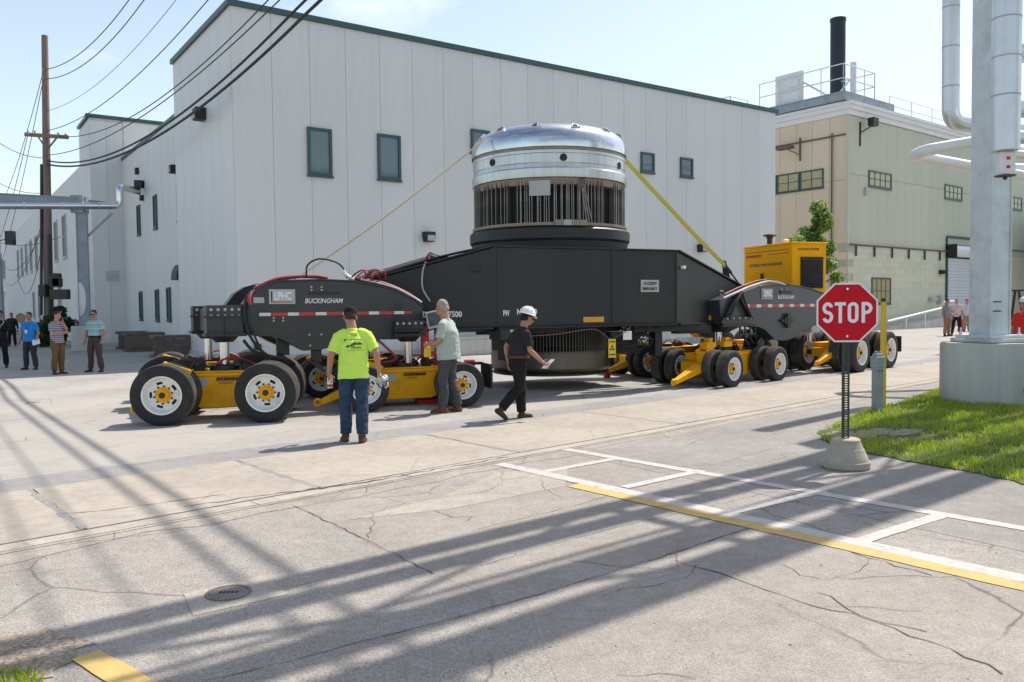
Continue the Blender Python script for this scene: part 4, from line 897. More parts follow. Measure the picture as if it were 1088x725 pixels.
# hoses and cables along the beams
def hose(pts, r, m, name='hose', parent=hht): part(name, MB().tube(spline(pts), r, 7), m, parent, I4, smooth=60)
J = lambda s, y, z: FJ @ V((s, y, z))
Kk = lambda s, y, z: FK @ V((s, y, z))
hose([J(.55, .1, 2.06), J(.95, .1, 2.23), J(1.5, .12, 2.27), J(1.75, .1, 2.24)], .028, 'red_hose'); hose([J(.6, .2, 2.1), J(1.2, .2, 2.25), J(1.7, .2, 2.25)], .022, 'grey_hose')
hose([J(2.2, .1, 2.24), J(2.7, .08, 2.16), J(3.1, .05, 2.0), J(3.36, .0, 1.83)], .028, 'red_hose'); hose([J(2.3, .05, 2.22), J(2.9, .05, 2.08), J(3.38, -.03, 1.82)], .016, 'grey_hose')
hose([J(1.40, .1, 2.24), J(1.42, .1, 2.45), J(1.62, .1, 2.56), J(1.92, .1, 2.50), J(2.05, .1, 2.36), J(2.08, .1, 2.24)], .016, 'cable'); hose([J(2.02, .1, 2.38), J(2.06, .1, 2.3), J(2.2, .1, 2.22)], .035, 'white')
rr = random.Random(4)
for k in range(5):
    s = 2.15 + k * .09 + rr.uniform(-.04, .04); hose([J(s, .1, 2.22), J(s + .1, .05, 2.32 + .05 * rr.random()), J(s + .25, .1, 2.36 + .05 * rr.random()), J(s + .32, .2, 2.24)], .014, 'red_hose' if k % 3 else 'cable')
A1 = lambda t, dz, dy=0: V((pl.x, pl.y, 2.14)).lerp(V((gp(W1, 0).x, gp(W1, 0).y, ZT)), t) + V((0, .12 + dy, dz))
for k in range(5): hose([A1(.05, .06 + .01 * k, .03 * k), A1(.3, .07, .03 * k), A1(.55, .10, .03 * k), A1(.8, .08, .02 * k), A1(.97, .03, .02 * k)], .02, 'cable' if k != 2 else 'red_hose', parent=gf)
for k in range(6): hose([A1(.5 + .02 * k, .08), A1(.54, .2 + .02 * rr.random()), A1(.58, .16), A1(.62, .1)], .012, ('red_hose', 'cable', 'grey_hose')[k % 3], parent=gf)
hose([A1(.52, .06, -.14), A1(.5, -.1, -.2), A1(.50, -.4, -.26), A1(.55, -.68, -.3)], .016, 'grey_hose', parent=gf)
hose([J(.42, -.02, 1.95), J(.36, -.08, 1.7), J(.42, -.1, 1.35), J(.58, -.1, 1.1), J(.75, -.10, .95), J(.95, .15, .84)], .024, 'cable'); hose([J(.46, -.03, 1.98), J(.42, -.1, 1.6), J(.55, -.1, 1.2), J(.68, -.1, .95), J(.85, .2, .84)], .018, 'cable')
hose([J(.35, .0, 1.24), J(.5, -.05, 1.06), J(.8, -.08, .96), J(1.05, .0, .90), J(1.2, .25, .8)], .026, 'cable'); hose([J(.5, .02, 2.0), J(.44, -.05, 1.9), J(.46, -.06, 1.8)], .035, 'red_hose')
hose([J(2.6, .1, 1.18), J(2.75, 0, 1.02), J(2.9, .0, .84), J(2.7, .2, .78)], .022, 'red_hose'); hose([J(2.35, .3, 1.1), J(2.4, .3, .9), J(2.35, .3, .62)], .05, 'post_green')
hose([Kk(-.5, -.02, 1.86), Kk(.0, -.05, 2.0), Kk(.5, -.02, 2.12), Kk(1.2, 0, 2.24), Kk(1.7, .05, 2.22), Kk(2.1, .1, 2.17)], .026, 'grey_hose'); hose([Kk(-.3, .1, 1.95), Kk(.4, .1, 2.14), Kk(1.0, .1, 2.26), Kk(1.6, .1, 2.28), Kk(2.2, .1, 2.18)], .018, 'red_hose')
hose([Kk(.9, .1, 2.2), Kk(1.4, .1, 2.30), Kk(1.9, .1, 2.24), Kk(2.5, .1, 2.16)], .016, 'cable'); hose([Kk(.06, -.1, 2.0), Kk(.2, -.12, 1.7), Kk(.45, -.1, 1.42)], .03, 'cable'); hose([Kk(.06, -.1, 2.0), Kk(-.2, -.12, 1.75), Kk(-.4, -.1, 1.42)], .03, 'cable')
for k in range(5): hose([Kk(.6 + .25 * k, .3, 1.15), Kk(.7 + .2 * k, .2, .85), Kk(.9 + .2 * k, .25, .75), Kk(1.1 + .2 * k, .4, .8)], .03, 'cable')
for s, y in ((1.1, .1), (1.6, .35)): part('air_tank', MB().tube([Kk(s, y, .82), Kk(s + .05, y + .4, .82)], .12, 14), 'steel', hht, I4, smooth=40)
for s in (-.9, -.3): part('manifold', MB().box((s, .1, .86), (.3, .2, .12), FK).box((s + .05, .12, .96), (.12, .14, .10), FK), 'yellow', hht, I4, bevel=.01)
# control screen and red stands by the second dolly
t = thing('control_screen', 'small grey framed control screen mounted at the left beam end by the grey haired man', 'screen', Matrix.Translation(J(3.5, -.2, 1.2)))
Fm = frame(J(3.53, -.22, 0)[:2], 18) @ Matrix.Translation((0, 0, 1.52)) @ Matrix.Rotation(radians(-12), 4, 'Y')
part('housing', MB().box((0, 0, 0), (.27, .06, .30), Fm), 'plate_grey', t, I4, bevel=.012); part('screen', MB().box((0, -.034, .01), (.22, .01, .23), Fm), 'screen', t, I4); part('bracket', MB().beam(J(3.3, -.1, 1.28), J(3.55, -.2, 1.38), .05, .05), 'steel', t, I4)
t = thing('red_stand', 'pair of upright red jack posts behind the grey haired man', 'jack', frame(J(3.55, .3, 0)[:2], 20))
part('post', MB().box((0, 0, .72), (.13, .13, 1.32)).box((0, 0, .04), (.35, .35, .08)), 'red', t, bevel=.01); part('post', MB().box((.28, .05, .78), (.16, .14, 1.45)).box((.28, .05, .04), (.35, .35, .08)), 'red', t, bevel=.01); part('cross_bar', MB().box((.14, .02, .9), (.28, .06, .07)), 'red', t)
t = thing('road_mat', 'small red block lying on orange boards behind the walking man in the hard hat', 'block', frame(G(499, 396)[:2], 30)); part('block', MB().box((0, 0, .17), (.24, .2, .34)), 'red', t, bevel=.02)
part('board', MB().box((-.9, .4, .03), (2.2, 1.0, .05)), 'red_hose', t)
# ---- generator
GM = Matrix.Translation(V((6.94, 20.42, 0))) @ Matrix.Rotation(radians(20), 4, 'Z')
gen = thing('generator', 'yellow generator housing with a black grille on the right end of the transporter', 'generator', GM @ Matrix.Translation((.5, .9, 1.97)))
L_, D_, z0, z1 = 1.05, 1.95, 1.98, 3.22
part('housing', MB().box((L_ / 2, D_ / 2, (z0 + z1) / 2), (L_, D_, z1 - z0)), 'yellow_gen', gen, GM, bevel=.025)
part('roof_lid', MB().box((L_ / 2, D_ / 2, z1 + .012), (L_ + .05, D_ + .05, .05)), 'yellow_gen', gen, GM, bevel=.015)
part('grille_panel', MB().box((.60, -.012, 2.50), (.68, .03, .78)), 'black', gen, GM)
me = MB().beam((-.32, 0, 0), (.32, 0, 0), .03, .022, 0, (0, -.6, .8)).mesh('grille_slat', 'black')
for i in range(12): link('grille_slat', me, gen, GM @ Matrix.Translation((.60, -.035, 2.16 + i * .06)))
GL = GM @ Matrix.Rotation(-pi / 2, 4, 'Z')            # left face: local x runs towards the viewer's right, outside is -y
part('door_panel', MB().box((-D_ / 2, -.012, 2.66), (D_ - .12, .024, .88)).box((-D_ / 2, -.010, 2.11), (D_ - .12, .022, .16)), 'yellow_gen', gen, GL, bevel=.006)
part('door_handle', MB().box((-D_ * .58, -.035, 2.42), (.10, .03, .20)), 'black', gen, GL)
text('BUCKINGHAM 250', .07, 'lettering', 'red_hose', gen, facing(GL, -1.50, 2.98, .026), .66, .2, .003)
text('ELECTRICAL POWER & GENERATION', .075, 'lettering', 'rust_box', gen, facing(GL, -1.0, 2.74, .026), 1.3, 0, .002)
part('trim_line', MB().box((-D_ / 2, -.0255, 3.08), (D_ - .2, .004, .018)).box((-.5, -.0255, 2.995), (.8, .004, .016)), 'red_hose', gen, GL)
text('ATLANTIC POWER', .06, 'lettering', 'rust_box', gen, facing(GM, .5, 3.08, .003), .66, .2, .002)
part('exhaust', MB().lathe([(.07, 3.24), (.07, 3.46), (.09, 3.46), (.09, 3.50), (.17, 3.52), (.17, 3.555), (.06, 3.59), (0, 3.59)], 20, GM @ Matrix.Translation((.45, 1.45, 0))), 'steel', gen, I4, smooth=40)
part('roof_cap', MB().lathe([(.06, 3.24), (.06, 3.32), (.09, 3.35), (0, 3.38)], 16, GM @ Matrix.Translation((.3, .6, 0))).beam((.75, .5, 3.24), (.85, .45, 3.44), .12, .05, 0), 'white_pipe', gen, I4, smooth=40)

# ================================================================ STEEL VESSEL
CX = V((.84, 18.0, 0)); CF = Matrix.Translation(CX)
vs_ = thing('steel_vessel', 'huge domed steel vessel with vertical fins held upright in the transporter', 'vessel', CF)
zs = lambda z: 4.885 + (z - 4.885) * .68
prof = [(1.668, 4.885), (1.672, 4.93), (1.668, 5.05), (1.645, 5.20), (1.59, 5.36), (1.50, 5.49), (1.38, 5.585), (1.22, 5.655), (1.0, 5.70), (.7, 5.725), (.35, 5.735), (0, 5.737)]
part('dome', MB().lathe([(1.668, 4.885), (1.672, 4.95), (1.664, 5.06), (1.635, 5.16), (1.575, 5.25), (1.48, 5.325), (1.34, 5.385), (1.15, 5.425), (.9, 5.45), (.5, 5.465), (0, 5.47)], 96), 'dome', vs_, CF, smooth=30)
part('seam_ring', MB().lathe([(1.60, 4.82), (1.645, 4.82), (1.645, 4.885), (1.60, 4.885)], 96), 'tan_ring', vs_, CF, smooth=30)
part('band', MB().lathe([(1.60, 4.28), (1.668, 4.28), (1.672, 4.30), (1.672, 4.455), (1.655, 4.475), (1.638, 4.48), (1.630, 4.56), (1.638, 4.575), (1.638, 4.75), (1.650, 4.76), (1.650, 4.815), (1.60, 4.815)], 96), 'band', vs_, CF, smooth=25)
part('lower_ring', MB().lathe([(1.50, 4.12), (1.60, 4.14), (1.63, 4.27), (1.55, 4.28)], 96), 'tan_ring', vs_, CF, smooth=30)
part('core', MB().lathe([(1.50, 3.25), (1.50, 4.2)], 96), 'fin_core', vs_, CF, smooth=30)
part('shelf_ring', MB().lathe([(1.48, 3.33), (1.665, 3.33), (1.67, 3.36), (1.67, 3.39), (1.48, 3.41)], 96), 'tan_ring', vs_, CF, smooth=30)
part('support_ring', MB().lathe([(1.4, 3.30), (1.70, 3.30), (1.73, 3.27), (1.73, 3.08), (1.69, 3.03), (1.665, 2.85), (1.4, 2.85)], 96), 'charcoal', vs_, CF, smooth=30)
fin = MB().box((0, 1.56, 3.83), (.0145, .14, .88)).mesh('fin', 'fin'); rr = random.Random(9); ang = -180.0
while ang < 180:
    # the visible sector: sparse, uneven groups to the left, regular in the middle, gaps where the trunnion pockets are
    a = (ang + 90 + 360) % 360                         # 0 = facing the viewer (-y)
    a = a - 360 if a > 180 else a
    gap = (-66 < a < -60) or (-54 < a < -49) or (-33 < a < -27) or (40 < a < 52) or (60 < a < 66) or (-45 < a < -41)
    if not gap: link('fin', fin, vs_, CF @ Matrix.Rotation(radians(ang - 90), 4, 'Z') @ Matrix.Rotation(radians(rr.uniform(-.5, .5)), 4, 'Y'))
    ang += 1.7 if a > -12 else (1.6 + 1.1 * rr.random())
# two bent fins and the pocket plug, name plate, ring plate
for k in range(3):
    a = radians(21.5 + .9 * k); part('bent_fin', MB().beam((1.63 * sin(a - .02), -1.63 * cos(a - .02), 4.2), (1.63 * sin(a + .055 + .02 * k), -1.63 * cos(a + .055), 3.4), .02, .02), 'fin', vs_, CF)
a = radians(21); part('pocket_plug', MB().box((1.60 * sin(a), -1.60 * cos(a), 4.17), (.12, .12, .2)), 'rust_box', vs_, CF, bevel=.02)
part('name_plate', MB().box((0, -1.665, 4.06), (.42, .02, .30), CF @ Matrix.Rotation(radians(-9), 4, 'Z')), 'plate_grey', vs_, I4, bevel=.004)
for k, (aa, m) in enumerate(((4, 'tan_ring'), (9.5, 'plate_grey'), (15, 'tan_ring'), (20.5, 'tan_ring'))):
    part('ring_plate', MB().box((0, -1.715, 3.375), (.16, .03, .11), CF @ Matrix.Rotation(radians(aa), 4, 'Z')), m, vs_, I4)
for aa, z in ((7.5, 4.66), (-47, 4.66), (60, 4.62)):
    M = CF @ Matrix.Rotation(radians(aa), 4, 'Z') @ Matrix.Translation((0, -1.64, z)) @ Matrix.Rotation(pi / 2, 4, 'X')
    part('bolt_boss', MB().lathe([(.075, -.02), (.075, .012), (.05, .012), (.045, .0), (.022, .0), (.022, .02), (0, .02)], 20, M), 'steel', vs_, I4, smooth=35)
for k in range(12):
    aa = -42 + 30 * k
    M = CF @ Matrix.Rotation(radians(aa), 4, 'Z') @ Matrix.Translation((0, -1.50, 5.33)) @ Matrix.Rotation(radians(-40), 4, 'X') @ Matrix.Scale(.85, 4)
    part('lug_pocket', MB().add([(-.12, -.035, -.075), (.12, -.035, -.075), (.045, .0, .075), (-.045, .0, .075), (-.12, .1, -.075), (.12, .1, -.075), (.045, .1, .075), (-.045, .1, .075)], [(0, 1, 2, 3), (3, 2, 6, 7), (0, 3, 7, 4), (1, 5, 6, 2), (4, 7, 6, 5), (0, 4, 5, 1)], 0, M), 'dome', vs_, I4)
    part('pocket_shade', MB().add([(-.085, -.034, -.060), (.035, -.034, -.060), (.02, -.006, .055), (-.03, -.006, .055), (-.085, -.05, -.060), (.035, -.05, -.060), (.02, -.022, .055), (-.03, -.022, .055)], [(0, 3, 2, 1), (4, 5, 6, 7), (0, 1, 5, 4), (2, 3, 7, 6), (1, 2, 6, 5), (3, 0, 4, 7)], 0, M), 'black', vs_, I4)  # raised black wedge stands in for the shade inside each scooped pocket
# lower half hanging through the girder
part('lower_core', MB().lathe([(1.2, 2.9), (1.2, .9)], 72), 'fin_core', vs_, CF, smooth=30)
lf = MB().box((0, 1.24, 1.08), (.012, .1, .56)).mesh('fin', 'fin_dark')
for k in range(120): link('fin', lf, vs_, CF @ Matrix.Rotation(radians(k * 3), 4, 'Z'))
part('lower_shell', MB().lathe([(1.18, .82), (1.28, .80), (1.30, .74), (1.30, .44), (1.26, .38), (1.22, .33), (1.0, .31), (0, .31)], 96), 'lower_steel', vs_, CF, smooth=30)
part('lower_flange', MB().lathe([(1.22, .345), (1.27, .34), (1.27, .30), (1.22, .29)], 96), 'steel', vs_, CF, smooth=30)
# tie downs
def tie(name, pts, wd, th, m, label):
    mb = MB()
    for a, b in zip(pts, pts[1:]): mb.beam(a, b, wd, th, 0, (.4, -.9, .1))
    return solo(name, mb, m, label, 'strap')
sp = V((CX.x - 1.56, CX.y - .62, 5.0)); q = at(330, 285, 15.6)
rp = spline([at(519, 145, 16.9), at(470, 184, 16.5), at(400, 237, 16.0), at(340, 279, 15.6), at(312, 297, 15.3)], 4)
solo('tie_rope', MB().tube(rp, .017, 6), 'rope', 'thin pale yellow rope from the vessel dome down to the left beam', 'rope', smooth=60)
sa = at(663, 169, 17.7); sb = at(772, 284, 19.4)
tie('tie_strap', [sa, sa.lerp(sb, .35) - V((0, 0, .02)), sa.lerp(sb, .72) - V((0, 0, .03)), sb], .10, .012, 'strap', 'wide yellow webbing strap from the vessel down to the right beam')
band = MB().lathe([(1.675, 4.845), (1.682, 4.835), (1.682, 4.875), (1.675, 4.87)], 96)
hk = MB().beam(sb, sb + V((.12, .05, -.14)), .06, .05)
for k in range(4): hk.tube([sb + V((.02 * k - .1, 0, .15)), sb + V((.03 * k - .08, -.02, -.05)), sb + V((.05 * k - .08, -.03, -.32))], .022, 6)
hk.tube([sb, sb + V((.25, .1, -.3)), sb + V((.5, .3, -.55))], .02, 6)
solo('strap_ratchet', hk, 'steel', 'dark ratchet with hanging tails at the lower end of the yellow strap', 'ratchet')
# warning tag and rope hung below the girder
tp = V((1.02, -.30, 0))
rope = spline([gp(-1.9, -.22) + V((0, 0, 1.18)), gp(-1.2, -.24) + V((0, 0, 1.20)), gp(-.4, -.26) + V((0, 0, 1.28)), gp(-.13, -.27) + V((0, 0, 1.16)), gp(.02, -.27) + V((0, 0, 1.08)), gp(.2, -.27) + V((0, 0, 1.14)), gp(.5, -.22) + V((0, 0, 1.27))], 5)
solo('barrier_rope', MB().tube(rope, .009, 5), 'rust_box', 'thin brown rope strung under the girder holding the yellow warning tag', 'rope', smooth=60)
wt = thing('warning_tag', 'yellow radiation warning tag hanging from the rope under the girder', 'sign', Matrix.Translation(gp(.05, -.29) + V((0, 0, .9))))
FW = FG_ @ Matrix.Translation((.03, -.29, .90))
part('board', MB().box((0, 0, 0), (.165, .008, .36), FW), 'sign_yellow', wt, I4)
tf = MB()
for k in range(3):
    a0 = radians(60 + 120 * k); tf.add([(0, -.006, .0)] + [(.055 * cos(a0 + radians(60) * i / 5), -.006, .055 * sin(a0 + radians(60) * i / 5)) for i in range(6)], [tuple(range(7))], 0, FW)
part('trefoil', tf, 'text_black', wt, I4)
text('CAUTION', .028, 'lettering', 'text_black', wt, facing(FW, 0, .13, .006), .13, 0, .002); text('RADIATION', .024, 'lettering', 'text_black', wt, facing(FW, 0, -.12, .006), .13, 0, .002)
solo('paper_tag', MB().box((.42, -.24, 1.14), (.2, .008, .17), FG_), 'white', 'white paper tag fixed under the girder right of the yellow tag', 'tag')
solo('wheel_marker', MB().box((0, 0, .07), (.14, .1, .14), frame(G(645, 402)[:2], 30)), 'red', 'little red block on the road under the inner drawbar', 'block', bevel=.01)
solo('paper_flag', MB().box(tuple(at(637, 391, 18.6)), (.12, .02, .22)), 'white', 'white flag on the tip of the inner drawbar', 'flag')

# ================================================================ PEOPLE
def icos(c, r, R=None, n=2):
    b = bmesh.new(); bmesh.ops.create_icosphere(b, subdivisions=n, radius=1)
    M = Matrix.Translation(V(c)) @ (R.to_4x4() if R is not None else I4) @ Matrix.Diagonal((*r, 1))
    return [M @ v.co for v in b.verts], [[v.index for v in f.verts] for f in b.faces]
class Body:
    """collects overlapping tapered limbs and ellipsoids, then fuses them into one continuous skin"""
    def __init__(s): s.v = []; s.f = []
    def ball(s, c, r, R=None):
        vs, fs = icos(c, r if isinstance(r, (tuple, list)) else (r, r, r), R); k = len(s.v); s.v += vs; s.f += [[i + k for i in f] for f in fs]; return s
    def limb(s, pts, rs, side=(1, 0, 0), n=14, caps=True):
        """pts: joints; rs: radius or (radius along side, radius across) at each joint"""
        pts = [V(p) for p in pts]; rs = [r if isinstance(r, (tuple, list)) else (r, r) for r in rs]; k = len(s.v); N = len(pts)
        for i, p in enumerate(pts):
            d = (pts[min(i + 1, N - 1)] - pts[max(i - 1, 0)]).normalized(); sd = V(side); sd = (sd - d * sd.dot(d))
            if sd.length < .05: sd = V((0, 1, 0)) - d * d.y
            sd.normalize(); up = d.cross(sd)
            s.v += [p + sd * (cos(2 * pi * j / n) * rs[i][0]) + up * (sin(2 * pi * j / n) * rs[i][1]) for j in range(n)]
        for i in range(N - 1):
            for j in range(n): s.f.append([k + i * n + j, k + i * n + (j + 1) % n, k + (i + 1) * n + (j + 1) % n, k + (i + 1) * n + j])
        s.f.append([k + j for j in range(n)][::-1]); s.f.append([k + (N - 1) * n + j for j in range(n)])
        if caps:
            for p, r in ((pts[0], rs[0]), (pts[-1], rs[-1])): s.ball(p, (max(r) * .98 if r[0] == r[1] else min(r) * .9,) * 3)
        return s
    def fuse(s, name, matn, vox=.012, smooth=4, fold=0, fs=9.0, seed=0, cutz=None):
        me = bpy.data.meshes.new(name); me.from_pydata([tuple(v) for v in s.v], [], s.f); fixn(me)
        o = bpy.data.objects.new(name, me); COL.objects.link(o)
        r = o.modifiers.new('r', 'REMESH'); r.mode = 'VOXEL'; r.voxel_size = vox; r.use_smooth_shade = True
        q = o.modifiers.new('s', 'SMOOTH'); q.iterations = smooth; q.factor = .5
        bpy.context.view_layer.update()
        m2 = bpy.data.meshes.new_from_object(o.evaluated_get(bpy.context.evaluated_depsgraph_get()))
        bpy.data.objects.remove(o); bpy.data.meshes.remove(me); m2.name = name
        if fold:
            nn = [v.normal.copy() for v in m2.vertices]
            for v, nrm in zip(m2.vertices, nn):
                c = v.co; h = noise.noise(V((c.x * fs, c.y * fs, c.z * fs * .7 + seed))) + .6 * noise.noise(V((c.x * fs * 2.1 + 4, c.y * fs * 2.1, c.z * fs * 2.8 + seed + 3)))
                v.co = c + nrm * (h * fold)
        m2.materials.clear(); m2.materials.append(K[matn] if isinstance(matn, str) else matn)
        for p in m2.polygons: p.material_index = 0; p.use_smooth = True
        return m2
def cloth(name, col, rough=.9, var=.12, vs=14): K[name] = mat(name, col, rough, 0, var, vs, .25, 240, spec=.2)
def skinm(name, col): K[name] = mat(name, col, .5, 0, .10, 12, .1, 120, spec=.35)
skinm('skin_tan', (.40, .205, .145)); skinm('skin_fair', (.47, .27, .20)); skinm('skin_pink', (.46, .235, .18))
cloth('hivis', (.60, .86, .13), var=.05); cloth('jeans', (.032, .052, .098), var=.35, vs=9); cloth('boot_brown', (.11, .062, .04)); cloth('cap_black', (.015, .015, .017))
cloth('sage_shirt', (.42, .465, .425), var=.05); cloth('grey_trousers', (.075, .073, .075), var=.15); cloth('shoe_brown', (.15, .07, .045)); cloth('hair_grey', (.36, .31, .27), var=.3, vs=60)
cloth('black_shirt', (.030, .026, .028)); cloth('black_trousers', (.016, .0155, .016)); cloth('belt_brown', (.12, .055, .035)); cloth('shoe_dark', (.07, .045, .032)); cloth('hair_brown', (.07, .04, .025), var=.3, vs=60); cloth('hair_dark', (.03, .022, .018), var=.3, vs=60)
cloth('blue_tee', (.03, .24, .60)); cloth('dark_trousers', (.05, .045, .047)); cloth('khaki', (.16, .095, .042)); cloth('brown_grey', (.085, .062, .056)); cloth('black_coat', (.02, .019, .02)); cloth('grey_shirt', (.22, .225, .24)); cloth('pink_shirt', (.56, .46, .46)); cloth('tan_trousers', (.27, .155, .09)); cloth('white_shirt', (.5, .5, .56)); cloth('red_shirt', (.62, .045, .03)); cloth('khaki_light', (.30, .22, .15))
K['hat_white'] = mat('hard_hat', (.80, .80, .80), .3, 0, .02, 3, coat=.3); K['lens_dark'] = mat('dark_lens', (.01, .01, .012), .1, 0, .1)
def pattern_cloth(name, cols, kind, sc):
    m = bpy.data.materials.new(name); m.use_nodes = True; n = m.node_tree.nodes; L = m.node_tree.links; b = n['Principled BSDF']; b.inputs['Roughness'].default_value = .9; b.inputs['Specular IOR Level'].default_value = .2
    tc = n.new('ShaderNodeTexCoord'); sp = n.new('ShaderNodeSeparateXYZ'); L.new(tc.outputs['Object'], sp.inputs[0])
    def band(ax, s, w_):
        a = n.new('ShaderNodeMath'); a.operation = 'MULTIPLY'; a.inputs[1].default_value = s; L.new(sp.outputs[ax], a.inputs[0])
        f = n.new('ShaderNodeMath'); f.operation = 'FRACT'; L.new(a.outputs[0], f.inputs[0])
        l = n.new('ShaderNodeMath'); l.operation = 'LESS_THAN'; l.inputs[1].default_value = w_; L.new(f.outputs[0], l.inputs[0]); return l.outputs[0]
    def mixc(f, a, c):
        x = n.new('ShaderNodeMixRGB'); L.new(f, x.inputs[0])
        if hasattr(a, 'is_output'): L.new(a, x.inputs[1])
        else: x.inputs[1].default_value = (*a, 1)
        x.inputs[2].default_value = (*c, 1); return x.outputs[0]
    o = mixc(band(2, sc, .5), cols[0], cols[1])
    if kind == 'plaid': o = mixc(band(0, sc, .34), o, cols[2]); o = mixc(band(2, sc * .5, .12), o, cols[3])
    L.new(o, b.inputs['Base Color']); K[name] = m
pattern_cloth('striped_shirt', [(.42, .41, .44), (.10, .10, .19)], 'stripe', 20)
pattern_cloth('plaid_shirt', [(.40, .52, .54), (.17, .36, .41), (.24, .42, .45), (.5, .55, .56)], 'plaid', 13)

def rot_to(d, up=(0, 0, 1)):
    d = V(d).normalized(); x = d.cross(V(up)).normalized(); z = x.cross(d); return Matrix(((x.x, d.x, z.x), (x.y, d.y, z.y), (x.z, d.z, z.z)))
def hand(B, wr, d, thumb, curl=.5, s=1.0):
    """palm, four fingers of unequal length with two knuckle bends, and a thumb from the side of the palm"""
    wr = V(wr); d = V(d).normalized(); t = V(thumb); t = (t - d * t.dot(d)).normalized(); nrm = d.cross(t)      # fingers curl towards nrm
    B.limb([wr, wr + d * .045 * s, wr + d * .088 * s], [(.026 * s, .019 * s), (.036 * s, .016 * s), (.038 * s, .013 * s)], side=t, n=10)
    for i, (ln_, r) in enumerate(((.070, .0088), (.078, .0092), (.073, .0088), (.058, .0078))):
        b = wr + d * .090 * s + t * (.028 - .0195 * i) * s; a1 = curl * (.75 + .1 * i); a2 = a1 + curl * (.95 + .08 * i)
        p1 = b + (d * cos(a1) + nrm * sin(a1)) * ln_ * .52 * s; p2 = p1 + (d * cos(a2) + nrm * sin(a2)) * ln_ * .48 * s
        B.limb([b, p1, p2], [r * s, r * .95 * s, r * .8 * s], n=8)
    b = wr + d * .030 * s + t * .028 * s; p1 = b + (d * .6 + t * .55 + nrm * .5 * curl).normalized() * .040 * s; p2 = p1 + (d * .85 + t * .1 + nrm * .8 * curl).normalized() * .032 * s
    B.limb([b, p1, p2], [.0125 * s, .0105 * s, .009 * s], n=8)
def head(B, c, f, up=(0, 0, 1), s=1.0, neck=None):
    """c: centre of the skull; f: where the face points"""
    R = rot_to(f, up); P = lambda x, y, z: V(c) + R @ V((x * s, y * s, z * s))
    B.ball(P(0, -.012, .022), (.076 * s, .098 * s, .096 * s), R); B.ball(P(0, .030, -.045), (.060 * s, .062 * s, .068 * s), R)      # skull, face
    B.ball(P(0, .058, -.088), (.034 * s, .028 * s, .026 * s), R); B.ball(P(0, .02, -.070), (.056 * s, .05 * s, .04 * s), R)           # chin, jaw
    B.limb([P(0, .084, .004), P(0, .100, -.026), P(0, .112, -.043)], [.011 * s, .013 * s, .016 * s], n=8); B.ball(P(0, .096, -.045), (.022 * s, .014 * s, .011 * s), R)
    B.limb([P(-.04, .080, .022), P(0, .088, .022), P(.04, .080, .022)], [.011 * s, .012 * s, .011 * s], n=8)
    B.limb([P(-.022, .084, -.069), P(0, .091, -.069), P(.022, .084, -.069)], [.007 * s, .009 * s, .007 * s], n=8)
    for q in (-1, 1):
        B.ball(P(q * .079, -.008, -.018), (.011 * s, .021 * s, .034 * s), R); B.ball(P(q * .045, .066, -.03), (.022 * s, .02 * s, .02 * s), R)
    if neck is not None: B.limb([P(0, -.022, -.06), V(neck)], [(.060 * s, .060 * s), (.068 * s, .066 * s)], n=14)
    return P, R
